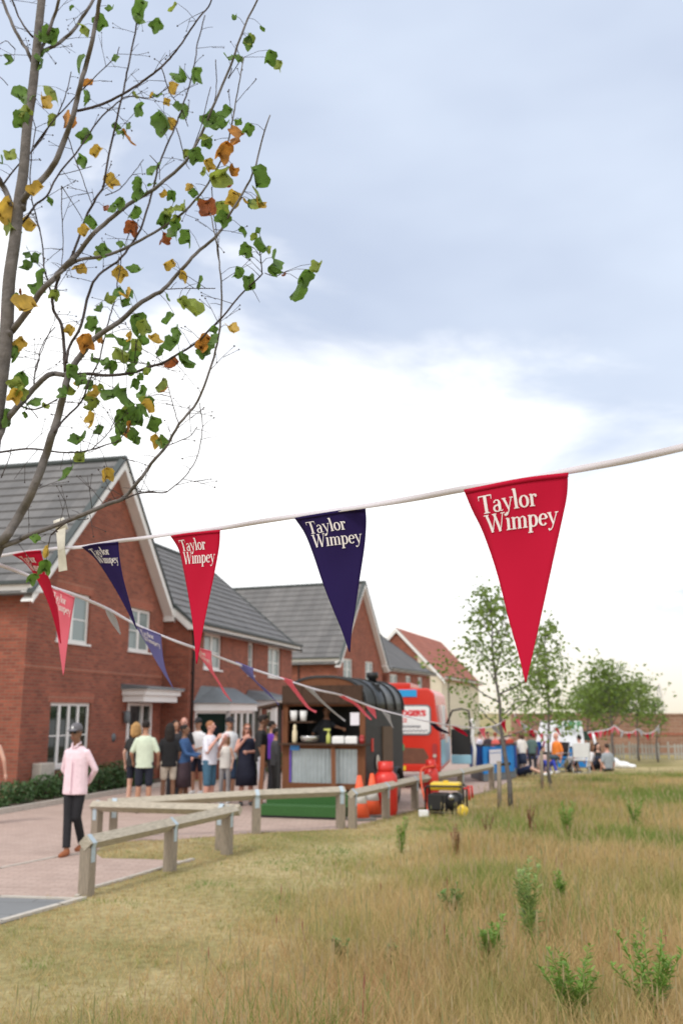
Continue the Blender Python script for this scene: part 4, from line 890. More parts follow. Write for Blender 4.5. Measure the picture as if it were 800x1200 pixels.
flag('small pink pennant over the blue stall, nearest to the red van', 'f_pink', [(560, 853), (564, 860), (568, 866)], [(568, 853), (568, 860), (569, 866)], 16.6, 16.5, 16.6, lett=False, group=g2)
flag('small silver pennant over the blue stall', 'f_silver', [(574, 851), (579, 857), (585, 861)], [(581, 850), (583, 854), (586, 860)], 17.6, 17.5, 17.6, lett=False, group=g2)
flag('small red pennant close to the tallest young tree', 'f_red', [(586, 847), (589, 853), (592, 859)], [(592, 843), (592, 850), (593, 859)], 18.6, 18.5, 18.6, lett=False, group=g2)
def tape(label, pts, hgt, group=None, twist=0.0, n=10):
    c = crom(pts, n); g = MB(); o = U(*pts[0]); P_ = [U(*q) - o for q in c]; vs = []
    for i, p in enumerate(P_):
        d = (P_[min(i + 1, len(P_) - 1)] - P_[max(i - 1, 0)]).normalized(); a = twist * math.sin(i * .17) * 1.2
        up = Vector((0, 0, 1)) - d * d.z; up.normalize(); sd_ = d.cross(up)
        w_ = up * math.cos(a) + sd_ * math.sin(a)
        for sg in (1, -1): vs.append(p + w_ * hgt / 2 * sg)
    fs = [(2 * i, 2 * i + 2, 2 * i + 3, 2 * i + 1) for i in range(len(P_) - 1)]; g.add(vs, fs, 0, True)
    b = g.build('bunting_tape', 'tape'); b.location = o; solid(b, .0025, 0); tag(b, label, 'bunting tape', group); return b
tape('near white bunting tape running from upper right to the tulip tree', [(1010, 476, 1.72), (900, 500, 1.85), (800, 524, 2.04), (735, 539, 2.15), (665, 552, 2.24), (604, 564, 2.36), (543, 573, 2.44), (490, 583, 2.6), (428, 593, 2.85), (345, 605, 3.12), (300, 612, 3.3), (258, 619, 3.62), (200, 626, 3.82), (165, 631, 4.1), (139, 634, 4.3), (96, 641, 4.5), (72, 642, 4.75), (48, 645, 4.95), (15, 649, 5.12), (-60, 662, 5.5)], .0175, twist=.4)
tape('second white bunting tape falling from the left edge to the tallest young tree', [(-60, 640, 4.6), (0, 662, 5.0), (35, 675, 5.2), (62, 688, 5.5), (90, 698, 5.7), (125, 713, 6.05), (158, 731, 6.45), (200, 749, 6.9), (230, 760, 7.25), (280, 779, 7.9), (330, 795, 8.6), (370, 808, 9.2), (400, 815, 9.9), (440, 830, 10.8), (470, 838, 11.6), (503, 846, 13.3), (535, 851, 14.9), (565, 853, 16.6), (585, 848, 18.4), (598, 836, 19.3)], .020, twist=.5)
gsm = 'tiny pennants of the far bunting'
def small_line(label, pts, nfl, sz, mats_, side):
    tape(label, pts, .05); c = crom(pts, 10)
    for k in range(nfl):
        x, y, d = c[int((k + .5) / nfl * (len(c) - 1))]; p = U(x, y, d); g = MB(); rr = random.Random(k * 7 + int(d)); a = rr.uniform(-.8, .8)
        dx = Vector((math.cos(a), math.sin(a), 0)) * sz * .5
        g.add([-dx, dx, Vector((rr.uniform(-.08, .14), 0, -sz * 1.5))], [(0, 1, 2)]); f = g.build('pennant', mats_[k % len(mats_)]); f.location = p; solid(f, .004, 0)
        tag(f, side, 'pennant', gsm)
small_line('far bunting tape between the first and second young trees', [(602, 838, 19.4), (612, 849, 20.5), (628, 858, 22), (643, 860, 23.2), (655, 847, 24.6)], 6, .13, ['f_pink', 'f_silver', 'f_red'], 'tiny pennant on the sagging tape between the first two young trees')
small_line('far bunting tape from the white marquee to the spreading young tree', [(688, 859, 33), (700, 857, 33.5), (712, 855, 34), (720, 850, 35)], 6, .17, ['f_red', 'f_red', 'f_pink'], 'tiny red pennant between the white marquee and the spreading young tree')
small_line('far bunting tape from the spreading young tree towards the right edge', [(720, 851, 35), (728, 857, 35), (738, 859, 35.5), (747, 855, 36), (756, 860, 36.2), (766, 857, 36.5), (772, 850, 37)], 8, .16, ['f_pink', 'f_silver', 'f_red'], 'tiny pennant on the farthest tape, right of the spreading young tree')
# strip of white sticky tape wound on the branch
g = MB(); o = U(72, 618, 4.72); 
Pn = [(64, 611), (72, 613), (78, 618)]
g.tube([U(66, 617, 4.74) - o, U(77, 613, 4.74) - o], .034, 10)
a = [U(x, y, d) - o for x, y, d in ((66, 622, 4.70), (77, 618, 4.70), (76, 642, 4.68), (79, 668, 4.69), (69, 670, 4.69), (68, 645, 4.68))]
g.add(a, [(0, 1, 2, 5), (5, 2, 3, 4)]); g.add([p + Vector((0, .006, 0)) for p in a], [(5, 2, 1, 0), (4, 3, 2, 5)])
M['masking'] = mat('cream_cloth_tape', (.72, .68, .60), .8, var=.12, scale=30)
st = g.build('sticky_tape', 'masking'); st.location = o; tag(st, 'strip of cream sticky tape wound round the branch, its end hanging down', 'sticky tape')
# ---------------------------------------------------------------- knee rail fence
gf = 'sections of the timber knee rail fence'
def fence(label, pts, posts, hgt=.56, both_ends=True):
    base = Vector((pts[0][0], pts[0][1], 0)); root = thing('knee_rail_fence', label, 'fence', base, 0, gf)
    tops = [Vector((p[0], p[1], p[2] if len(p) > 2 else hgt)) - base for p in pts]; s = .112
    for a, b in zip(tops, tops[1:]):
        g = MB(); n = 6; seg = [a.lerp(b, i / n) for i in range(n + 1)]
        for i, (p, q) in enumerate(zip(seg, seg[1:])):
            pass
        g.bar(a, b, s, s, roll=PI / 4, ext=.07); g.build('rail', 'rail', root)
    rr = random.Random(len(label))
    for (x, y) in posts:
        p = Vector((x, y, 0)) - base; k = MB(); z = hgt
        # height of the rail above this post
        best = min(((abs((p - Vector((a.x, a.y, 0))).dot(Vector((b.y - a.y, a.x - b.x, 0)).normalized())), a, b) for a, b in zip(tops, tops[1:])), key=lambda t: t[0])
        a, b = best[1], best[2]; dd = Vector((b.x - a.x, b.y - a.y, 0)); t = max(0, min(1, (p - Vector((a.x, a.y, 0))).dot(dd) / dd.length_squared)); zr_ = a.z + (b.z - a.z) * t
        dn = dd.normalized(); T = Matrix.Translation(p) @ Matrix.Rotation(math.atan2(dn.y, dn.x) + rr.uniform(-.05, .05), 4, 'Z')
        w_ = .062; k.add([T @ Vector(q) for q in ((-w_, -w_, -.05), (w_, -w_, -.05), (w_, w_, -.05), (-w_, w_, -.05), (-w_, -w_, zr_ - .06), (w_, -w_, zr_ - .06), (w_, w_, zr_ - .06), (-w_, w_, zr_ - .06), (-w_, 0, zr_ - .012), (w_, 0, zr_ - .012))],
                        [(0, 3, 2, 1), (0, 1, 5, 4), (2, 3, 7, 6), (1, 2, 6, 9, 5), (3, 0, 4, 8, 7), (4, 5, 9, 8), (6, 7, 8, 9)])
        po = k.build('post', 'post', root)
        m = MB(); h = s / math.sqrt(2) + .004
        prof = [(-.065, zr_ - .20), (-.065, zr_ - .055), (-h, zr_), (0, zr_ + h), (h, zr_), (.065, zr_ - .055), (.065, zr_ - .20)]
        for x0 in (-.035,):
            vs = [T @ Vector((x0, q[0], q[1])) for q in prof] + [T @ Vector((x0 + .07, q[0], q[1])) for q in prof]; n = len(prof)
            m.add(vs, [(i, i + 1, n + i + 1, n + i) for i in range(n - 1)])
        st_ = m.build('strap', 'strap', po); solid(st_, .004, 0)
    return root
P1 = G(101, 1050); P2 = G(199, 1021); P3 = G(271, 1000); P4 = G(122, 984); P5 = G(300, 977); P6 = G(399, 971); P7 = G(413, 971); P8 = G(452, 959); P9 = G(486, 948); P10 = G(540, 935); P11 = G(576, 925)
fence('nearest knee rail, running up from the grey slabs at the left', [(P1.x, P1.y, .54), (P3.x, P3.y, .56)], [(P1.x, P1.y), (P2.x, P2.y), (P3.x - .05, P3.y - .10)])
mid = P4.lerp(P3, .5)
fence('short cross rail joining the two long rails behind the nearest one', [(P4.x - .12, P4.y - .10, .50), (P3.x + .02, P3.y + .25, .55)], [(P4.x - .1, P4.y - .08), (P3.x - .18, P3.y + .30)])
fence('long knee rail between the queue and the mown grass', [(P4.x + .08, P4.y + .08, .52), (P5.x, P5.y, .60), (P6.x, P6.y, .60)], [(P4.x + .12, P4.y + .05), (P5.x, P5.y), (P6.x, P6.y)])
fence('far knee rail beside the traffic cones and the generator', [(P7.x, P7.y, .56), (P8.x, P8.y, .56), (P9.x, P9.y, .56), (P10.x, P10.y, .56), (P11.x, P11.y, .56)], [(P7.x, P7.y), (P8.x, P8.y), (P9.x, P9.y), (P10.x, P10.y), (P11.x, P11.y)])

# ---------------------------------------------------------------- horsebox food trailer
BT = math.radians(17.0)
TR = Vector((.46, 18.55, 0))          # ground point under the front right corner
# local frame: x to the right along the serving face, y back along the trailer
tr = thing('food_trailer', 'black horsebox trailer with a brown timber serving hatch and corrugated counter front', 'food trailer', (TR.x, TR.y, 0), -BT)
Wd, Ln, zf, zs_, zt_ = 1.68, 3.1, .42, 1.95, 2.58
def arch(x, off=0.0):   # roof height across the width, x in -Wd..0
    c = (x + Wd / 2) / (Wd / 2 + off); c = max(-1, min(1, c)); return zs_ + off + (zt_ - zs_) * (1 - abs(c) ** 2.6)
M['floor'] = mat('ply', (.12, .09, .06), .8)
g = MB()   # side walls of boards
nb = 9
for sx, X in ((1, 0.0), (-1, -Wd)):
    for k in range(nb):
        z0 = zf + (zs_ - zf) * k / nb; z1 = zf + (zs_ - zf) * (k + 1) / nb
        T = None
        g.box(min(X, X - sx * .03), max(X, X - sx * .03), .0, Ln, z0 + .006, z1 - .006)
    g.box(min(X - sx * .006, X - sx * .028), max(X - sx * .006, X - sx * .028), .01, Ln - .01, zf, zs_)
g.box(-Wd + .03, -.03, Ln - .03, Ln, zf, zs_ + .3)
g.build('side_boards', 'blackboard', tr)
g = MB(); n = 24; sec = []
for i in range(n + 1):
    a = PI * i / n; x = -Wd / 2 - math.cos(a) * Wd / 2; c = abs(math.cos(a)); sec.append((x, zs_ + (zt_ - zs_) * max(0, 1 - c ** 2.6) ** (1 / 2.6)))
rows = [(-.02, 0), (Ln + .02, 0)]
def roofstrip(g, y0, y1, off):
    vs = []
    for y in (y0, y1):
        for x, z in sec:
            cx = x + Wd / 2; k = 1 + off / (Wd / 2); vs.append((-Wd / 2 + cx * k, y, zs_ + (z - zs_) * (1 + off / (zt_ - zs_)) + (0 if off == 0 else 0)))
    m_ = n + 1; g.add(vs, [(i, i + 1, m_ + i + 1, m_ + i) for i in range(n)], 0, True)
roofstrip(g, -.02, Ln + .02, .012); M['roofblack'] = mat('black_roof_sheet', (.03, .034, .038), .38, var=.2, scale=4)
rf = g.build('roof', 'roofblack', tr); solid(rf, .02, -1)
g = MB()
for y in (-.02, .75, 1.55, 2.35, Ln - .03): roofstrip(g, y, y + .05, .04)
rb = g.build('roof_rib', 'black', tr); solid(rb, .03, -1)
g = MB(); g.box(-Wd + .02, -.02, .02, Ln - .03, zf - .06, zf); g.build('floor', 'floor', tr)
g = MB(); # dark inside lining
g.quad((-Wd + .05, 1.3, zf), (-.05, 1.3, zf), (-.05, 1.3, zt_ - .1), (-Wd + .05, 1.3, zt_ - .1)); g.box(-Wd + .035, -Wd + .05, .05, 1.3, zf, zs_ + .1); g.box(-.05, -.035, .05, 1.3, zf, zs_ + .1)
g.build('inner_lining', 'black', tr)
# back arch panel over the opening, timber
g = MB(); z0 = 2.02
poly = [(x, z) for x, z in sec if z > z0]; poly = [(-Wd + .05, z0)] + poly + [(-.05, z0)]
g.prismY([(p[0], p[1]) for p in poly][::-1], .0, .03); g.build('arch_panel', 'oak', tr)
g = MB(); g.box(-Wd + .0, -.04, -.10, -.002, 2.06, 2.42); 
for k in range(4): g.box(-Wd + .03 + k * .41, -Wd + .40 + k * .41, -.112, -.101, 2.09, 2.39)
g.build('roof_board', 'darkwood', tr)
for xa in (-Wd, -.10): g = MB(); g.box(xa, xa + .10, -.04, .06, zf, 2.055); g.build('corner_post', 'oak', tr)
# counter: timber frame round corrugated steel
g = MB(); za, zb = .46, 1.28
g.box(-Wd + .10, -.10, -.05, .03, za, za + .11); g.box(-Wd + .10, -.10, -.05, .03, zb - .07, zb); g.box(-Wd + .10, -Wd + .16, -.048, .03, za + .11, zb - .07); g.box(-.15, -.10, -.048, .03, za + .11, zb - .07)
g.build('counter_frame', 'oak', tr)
g = MB(); g.box(-Wd - .02, .02, -.20, .30, zb, zb + .035); g.build('counter_top', 'darkwood', tr)
g = MB(); n = 150; vs = []; xa, xb = -Wd + .16, -.15
for i in range(n + 1):
    x = xa + (xb - xa) * i / n; y = -.035 + .012 * math.sin(i / n * 2 * PI * 17)
    vs += [(x, y, za + .11), (x, y, zb - .07)]
g.add(vs, [(2 * i, 2 * i + 2, 2 * i + 3, 2 * i + 1) for i in range(n)], 0, True); M['corr'] = mat('corrugated_steel', (.42, .47, .50), .42, metal=.55, var=.12, scale=5)
g.build('corrugated_panel', 'corr', tr)
g = MB(); g.box(-Wd + .162, -Wd + .19, -.066, -.05, za + .12, zb - .06); M['violet'] = mat('violet_edge', (.12, .06, .45), .5, var=0); g.build('edge_strip', 'violet', tr)
g = MB(); g.box(-Wd + .17, -Wd + .36, -.07, -.052, zb - .10, zb - .005); M['signblue'] = mat('sign_blue', (.05, .25, .65), .5, var=0); g.build('notice', 'signblue', tr)
# prop arms (gas struts boards) slanting
for x0, x1 in ((-.62, -.50), (-Wd - .38, -Wd - .30)):
    g = MB(); g.bar((x0, -.10, 1.27), (x1, -.42, .12), .085, .05); g.build('prop', 'oak', tr)
# raised canopy board on the left (open top door)
g = MB(); g.bar((-Wd - .02, -.05, 2.07), (-Wd - .42, -.05, 1.99), .6, .045); 
T = Matrix.Identity(4); cb = g.build('side_flap', 'darkwood', tr)
g = MB(); g.bar((-Wd - .06, -.05, 2.05), (-Wd - .06, -.05, .3), .06); g.build('door_edge', 'black', tr)
# green steps
M['turfmat'] = mat('artificial_grass', (.035, .115, .028), .95, var=.25, scale=60, bump=.6)
g = MB(); g.box(-Wd - .12, -.12, -.55, -.06, .05, .41); g.box(-Wd - .14, -.14, -.98, -.56, .05, .22); g.build('step', 'turfmat', tr)
g = MB(); g.box(-Wd - .12, -.16, -.96, -.06, .0, .05); g.build('step_shadow', 'black', tr)  # black strip under the steps stands in for their shadow
# chimney, side hatch, door, wheels, mudguard
g = MB(); g.lathe([(.09, 0), (.09, .12), (.13, .14), (.13, .24), (.10, .26)], 16, (-.45, 2.2, 2.50)); g.build('chimney', 'black', tr)
g = MB(); g.box(.001, .03, 1.25, 2.05, .62, 1.62); M['greywood'] = wood_mat('greyed_door_timber', (.13, .085, .055), (8, 1, 1), .3); g.build('side_door', 'greywood', tr)
for y in (2.05,):
    w_ = MB(); w_.lathe([(.16, -.09), (.30, -.10), (.34, -.06), (.34, .06), (.30, .10), (.16, .09)], 24, (.02, y, .34), ax='x'); wh = w_.build('wheel', 'black', tr)
    r_ = MB(); r_.lathe([(.02, 0), (.16, .0), (.16, .02), (.05, .05)], 16, (.11, y, .34), ax='x'); r_.build('rim', 'metal', wh)
    m_ = MB(); vs = []
    for i in range(13):
        a = PI * i / 12; vs += [(-.06, y - math.cos(a) * .42, .36 + math.sin(a) * .42), (.17, y - math.cos(a) * .42, .36 + math.sin(a) * .42)]
    m_.add(vs, [(2 * i, 2 * i + 1, 2 * i + 3, 2 * i + 2) for i in range(12)], 0, True); mg = m_.build('mudguard', 'black', tr); solid(mg, .02, 0)
g = MB(); g.box(-Wd + .1, -.1, .1, Ln, .28, .36); g.box(.0, .04, .02, Ln, zf - .06, zf + .0); g.build('chassis', 'black', tr)
M['red'] = mat('red_paint', (.62, .03, .022), .35, var=.06)
M['white'] = mat('white_paint', (.78, .78, .78), .5, var=.04)
g = MB(); g.box(.001, .02, .42, .52, 1.15, 1.40); g.build('reflector', 'red', tr)
g = MB(); g.ball((.03, .8, .92), (.03, .12, .16), 8); g.build('painted_emblem', 'stone', tr)
g = MB(); g.box(-.30, -.12, -.012, -.006, 1.66, 1.90); M['paper'] = mat('white_paper', (.75, .73, .80), .9, var=.03); g.build('price_list', 'paper', tr)
def tw(x, y, z): # trailer local to world
    return tr_m @ Vector((x, y, z))
tr_m = Matrix.Translation(tr.location) @ Matrix.Rotation(-BT, 4, 'Z')
zc_ = zb + .036
def solo(name, label, cat, mb, mats_, loc, group=None):
    o = mb.build(name, mats_); o.location = loc; o.rotation_euler = (0, 0, -BT); tag(o, label, cat, group); return o
g = MB()
for i in range(2): g.box(i * .30, i * .30 + .27, 0, .18, 0, .13, bev=.012)
for i in range(2):
    g = MB(); g.box(0, .24, 0, .16, 0, .125, bev=.012); g.box(.02, .22, .02, .14, .126, .14)
    solo('food_box', ['left one of the two white boxes on the counter, next to the spray bottle', 'right one of the two white boxes on the counter'][i], 'box', g, 'white', tw(-.64 + i * .26, -.12, zc_), 'white boxes on the trailer counter')
g = MB(); g.lathe([(.04, 0), (.045, .02), (.045, .14), (.02, .19), (.015, .22), (.03, .23), (.03, .25)], 12); g.box(-.09, .04, -.015, .015, .245, .28)
M['bottle'] = mat('greenish_plastic', (.45, .48, .12), .3, var=.05); solo('spray_bottle', 'yellow green spray bottle on the trailer counter', 'bottle', g, 'bottle', tw(-.72, -.08, zc_))
g = MB(); g.lathe([(.045, 0), (.05, .05), (.05, .22), (.03, .27), (.035, .33), (.01, .36)], 12); M['cream'] = mat('cream_plastic', (.70, .60, .40), .4, var=.05)
solo('sauce_bottle', 'tall cream bottle at the left end of the counter', 'bottle', g, 'cream', tw(-1.42, -.06, zc_))
g = MB(); g.lathe([(.05, 0), (.17, .03), (.19, .12), (.18, .14), (.10, .10)], 16); M['chrome'] = mat('dull_chrome', (.55, .55, .55), .25, metal=.8); solo('mixing_bowl', 'metal bowl on the trailer counter beside the cream bottle', 'bowl', g, 'chrome', tw(-1.12, -.02, zc_))
g = MB(); g.lathe([(.04, 0), (.05, .11)], 12); g.ball((0, 0, .13), (.05, .05, .035), 6); M['drk'] = mat('ruby_tub', (.35, .03, .03), .5); solo('tub', 'small dark red tub at the right end of the counter', 'tub', g, 'drk', tw(-.05, -.08, zc_))
g = MB(); g.box(0, .5, .0, .02, -.0, .02); 
for i in range(2):
    g = MB(); g.lathe([(.055, 0), (.075, .14), (.07, .145)], 14); g.lathe([(.055, .05), (.078, .19), (.07, .195)], 14)
    solo('cup_stack', ['left stack of white cups hanging high in the serving hatch', 'right stack of white cups hanging high in the serving hatch'][i], 'cups', g, 'white', tw(-1.47 + i * .2, .02, 1.74), 'white cup stacks in the hatch')
shf = MB(); shf.box(-Wd + .06, -Wd + .62, 0.0, .22, 1.70, 1.735); shf.build('shelf', 'darkwood', tr)

# ---------------------------------------------------------------- cones, gas bottles, generator
M['cone'] = mat('orange_cone_plastic', (.75, .10, .03), .5, var=.08); M['refl'] = mat('white_reflective_band', (.78, .78, .76), .4, var=.05); M['rubber'] = mat('grey_rubber', (.16, .15, .14), .9, var=.2)
def cone(label, loc, s=1.0):
    root = thing('traffic_cone', label, 'traffic cone', loc, .3, 'traffic cones behind the far knee rail'); h = .78 * s
    def r(z): return .20 * s + (.035 * s - .20 * s) * (z / h)
    g = MB(); g.lathe([(r(.05), .05), (r(h * .38), h * .38), (r(h * .68), h * .68), (r(h), h), (.02, h)], 20); g.build('cone_body', 'cone', root)
    g = MB(); g.lathe([(r(h * .38) + .003, h * .38), (r(h * .68) + .003, h * .68)], 20); g.build('reflective_band', 'refl', root)
    g = MB(); q = .24 * s; g.box(-q, q, -q, q, 0, .05, bev=.012); g.build('base', 'rubber', root); return root
cone('left traffic cone, full orange and white, at the front corner of the trailer', G(421, 961)); c2_ = cone('right traffic cone, between the other cone and the red gas bottle', G(436, 957)); c2_.scale = (.95, .95, 1.0)
def gas(name, label, loc, r, h, grp=None):
    root = thing(name, label, 'gas bottle', loc, 0, grp); g = MB()
    g.lathe([(r * .9, 0), (r * .92, .06), (r, .08), (r, h * .66), (r * .93, h * .74), (r * .7, h * .80), (r * .42, h * .84)], 22); g.build('cylinder', 'red', root)
    g = MB(); g.lathe([(r * .62, h * .82), (r * .66, h * .84), (r * .66, h), (r * .60, h), (r * .60, h * .84)], 18); g.build('collar', 'red', root)
    g = MB(); g.tube([(0, 0, h * .8), (0, 0, h * .93)], .02, 8); g.box(-.05, .05, -.015, .015, h * .88, h * .92); g.build('valve', 'metal', root); return root
gas('gas_bottle', 'large red gas bottle standing right of the traffic cones', G(452, 955), .225, .98)
gas('gas_bottle', 'smaller red gas bottle behind the rail above the generator', G(506, 944) + Vector((0, .1, 0)), .16, .92)
g = MB(); pts = [G(509, 944) + Vector((0, 0, .8)), G(503, 946) + Vector((-.15, 0, .75)), G(497, 950) + Vector((-.05, -.1, .45)), G(499, 952) + Vector((0, -.1, .15)), G(502, 956) + Vector((0, 0, .03))]
c = crom([tuple(p) for p in pts], 8); o = Vector(c[0]); g.tube([Vector(q) - o for q in c], .018, 8); M['hose'] = mat('orange_hose', (.75, .10, .03), .5); b = g.build('hose', 'hose'); b.location = o; tag(b, 'orange red hose hanging in a loop from the smaller gas bottle', 'hose')
g = MB(); g.box(-.09, .09, -.06, .06, 0, .12, bev=.015); b = g.build('junction_box', 'white'); b.location = G(496, 957); tag(b, 'small white socket box on the grass left of the generator', 'box')
M['yellow'] = mat('yellow_paint', (.75, .52, .03), .4, var=.06)
gen = thing('generator', 'portable black framed generator with a yellow tank, on the grass by the far rail', 'generator', G(523, 955) + Vector((0, 0, 0)), -.25)
g = MB()
for y in (-.24, .24):
    g.tube([(-.36, y, .03), (-.36, y, .50), (-.32, y, .54), (.32, y, .54), (.36, y, .50), (.36, y, .03)], .018, 8); g.tube([(-.36, y, .06), (.36, y, .06)], .018, 8)
for x in (-.36, .36):
    for z in (.06, .50): g.tube([(x, -.24, z), (x, .24, z)], .016, 8)
g.build('frame', 'black', gen)
g = MB(); g.box(-.28, .28, -.20, .20, .46, .60, bev=.04); g.lathe([(.05, .0), (.05, .03)], 12, (.0, 0, .60)); g.build('fuel_tank', 'yellow', gen)
g = MB(); g.box(-.30, .05, -.19, .19, .10, .40, bev=.03); g.lathe([(.16, -.2), (.17, 0), (.16, .16)], 16, (.17, 0, .25), ax='y'); g.box(-.32, -.05, -.235, -.19, .12, .38); g.build('engine', 'black', gen)
g = MB(); g.lathe([(.055, -.245), (.055, -.235)], 14, (.12, 0, .34), ax='y'); g.build('gauge', 'metal', gen)
for y in (-.24, .24): g = MB(); g.tube([(.37, y, .50), (.46, y, .52), (.47, y, .30)], .022, 8); g.build('handle', 'red', gen)
for y in (-.27,): g = MB(); g.lathe([(.03, -.03), (.10, -.035), (.11, 0), (.10, .035), (.03, .03)], 18, (.34, y, .11), ax='y'); g.build('wheel', 'yellow', gen)

# ---------------------------------------------------------------- ice cream van
BV = math.radians(9.5)
VP_ = Vector((2.52, 24.7, 0))
van = thing('ice_cream_van', 'red ice cream van seen from behind, with white sign window and blue roof strip', 'van', VP_, -BV)
VW, VL = 2.05, 4.6
M['vanred'] = mat('van_red_gloss', (.60, .035, .02), .25, var=.04, scale=2); M['vblue'] = mat('pale_blue_paint', (.30, .55, .68), .35, var=.04); M['skyblue'] = mat('bright_blue_vinyl', (.02, .32, .68), .4, var=.02)
g = MB(); lean = .16
prof = [(-VW, .42), (0, .42), (0, 1.25), (-lean * .8, 2.38), (-lean - .12, 2.52), (-VW + lean + .12, 2.52), (-VW + lean * .8, 2.38), (-VW, 1.25)]
g.prismY(prof, 0, VL, 0); bd = g.build('body', 'vanred', van); mb_ = bd.modifiers.new('b', 'BEVEL'); mb_.width = .05; mb_.segments = 3; mb_.limit_method = 'ANGLE'
g = MB(); g.box(-VW + .35, -.75, .1, 2.6, 2.521, 2.66, bev=.03); g.build('roof_pod', 'vanred', van)
g = MB(); g.box(-VW + .25, -.58, -.02, -.001, 2.30, 2.48); g.build('roof_sign', 'skyblue', van)
def rrect(x0, x1, z0, z1, r, n=5):
    p = []
    for cx, cz, a0 in ((x1 - r, z0 + r, -90), (x1 - r, z1 - r, 0), (x0 + r, z1 - r, 90), (x0 + r, z0 + r, 180)):
        for i in range(n + 1): a = math.radians(a0 + 90 * i / n); p.append((cx + r * math.cos(a), cz + r * math.sin(a)))
    return p
g = MB(); g.prismY(rrect(-VW + .18, -.22, 1.33, 2.10, .12), -.018, -.002); wb_ = g.build('window_seal', 'lead', van)
g = MB(); g.prismY(rrect(-VW + .22, -.26, 1.37, 2.06, .09), -.024, -.019); g.build('sign_board', 'white', van)
M['tred'] = mat('red_lettering', (.65, .03, .04), .5, var=0); M['tblk'] = mat('dark_lettering', (.03, .03, .07), .5, var=0)
text_mesh('sign_lettering', "DGER'S", .19, 'tred', van, (-.97, -.026, 1.82), (PI / 2, -.0, 0), .002, .012)
text_mesh('sign_lettering', "ICE", .13, 'tred', van, (-1.03, -.026, 1.66), (PI / 2, 0, 0), .002, .004)
g = MB(); rr = random.Random(5)
for z, xs0, xs1 in ((1.55, -.98, -.5), (1.44, -1.22, -.32)):
    q = [(xs0 + (xs1 - xs0) * i / 40, -.028, z + .028 * math.sin(i * 1.35) + .012 * math.sin(i * 3.1)) for i in range(41)]; g.tube(q, .008, 5)
g.build('sign_lettering', 'tblk', van)
M['artbrown'] = mat('painted_brown_ground', (.15, .06, .035), .5, var=.2); M['artgreen'] = mat('painted_green', (.06, .30, .12), .5, var=.3)
g = MB(); g.prismY([(-VW + .1, .62), (-.34, .62), (-.30, .80), (-.42, 1.0), (-.9, 1.02), (-VW + .1, .98)], -.006, -.002); g.build('painted_panel', 'artbrown', van)
g = MB(); g.prismY(rrect(-1.32, -.92, .92, 1.14, .08), -.010, -.0065); g.build('painted_bush', 'artgreen', van)
g = MB(); g.prismY(rrect(-1.32, -1.02, 1.10, 1.30, .02), -.010, -.0065); g.build('price_board', 'white', van)
g = MB(); g.prismY(rrect(-.20, -.09, .70, 1.12, .03), -.03, -.002); l_ = g.build('tail_light', M['drk'], van)
g = MB(); g.prismY(rrect(-.185, -.105, .78, .86, .02), -.036, -.031); g.build('indicator', 'stone', l_)
g = MB(); g.box(-VW + .02, -.02, -.07, -.002, .44, .60, bev=.02); g.build('bumper', 'vanred', van)
g = MB(); g.box(-1.25, -.88, -.08, -.071, .46, .57); g.build('number_plate', 'yellow', van)
for x in (-.2, -VW + .2):
    w_ = MB(); w_.lathe([(.18, -.11), (.30, -.12), (.34, -.07), (.34, .07), (.30, .12), (.18, .11)], 24, (x, .9, .34), ax='x'); w_.build('wheel', 'black', van)
g = MB(); g.box(-.0, .012, .25, VL - .2, .55, 1.2); g.build('side_panel', 'vblue', van)
g = MB(); g.box(-.10, .01, .9, 2.3, 1.35, 2.1); g.build('serving_window', 'white', van)
# open door panel and mirror on the right
g = MB(); g.box(.15, .70, 2.4, 2.46, .75, 1.45, bev=.03); dd = g.build('open_door', 'black', van)
g = MB(); g.box(.15, .70, 2.39, 2.47, .5, .745, bev=.02); g.build('door_bottom', 'vblue', dd)
g = MB(); g.tube([(.0, 2.4, 1.5), (.20, 2.38, 1.95), (.45, 2.38, 2.0), (.66, 2.38, 1.95), (.7, 2.4, 1.45)], .028, 8); g.build('door_window_frame', 'black', dd)
g = MB(); q = [(.76, 2.36, .35), (.80, 2.36, .9), (.74, 2.36, 1.25), (.78, 2.36, 1.6), (.72, 2.36, 1.72)]; g.tube(q, .07, 8, sx=.7); g.build('white_door_edge', 'white', dd)
g = MB(); g.box(.02, .11, 1.6, 1.7, 1.1, 1.5, bev=.02); g.build('awning_arm', 'white', van)
# ---------------------------------------------------------------- blue stall and marquee
M['bluefab'] = mat('blue_fabric', (.01, .20, .56), .7, var=.12, scale=3); M['bluefab2'] = mat('deep_blue_fabric', (.01, .06, .30), .7, var=.12, scale=3)
def panel(root, a, b, z0, z1, t, m_, nm, bulge=.0):
    g = MB(); a = Vector(a); b = Vector(b); n = 14; nr = Vector((b - a).cross(Vector((0, 0, 1))).normalized()); vs = []
    for i in range(n + 1):
        p = a.lerp(b, i / n) + nr * bulge * math.sin(i * 1.7)
        vs += [(p.x, p.y, z0), (p.x, p.y, z1 + .01 * math.sin(i))]
    g.add(vs, [(2 * i, 2 * i + 2, 2 * i + 3, 2 * i + 1) for i in range(n)], 0, False); o = g.build(nm, m_, root); solid(o, t, 0); return o
bs = G(552, 904); be = G(600, 909); 
bl = thing('blue_stall', 'blue fabric sided enclosure with a white notice, right of the red van', 'stall', (bs.x, bs.y, 0))
q0 = U(551, 900, 29.0); q1 = U(566, 905, 27.2); q2 = U(603, 905, 28.6); q3 = U(612, 890, 32.5)
def rel(p, r): return Vector((p.x - r.location.x, p.y - r.location.y, 0))
zt2 = .98
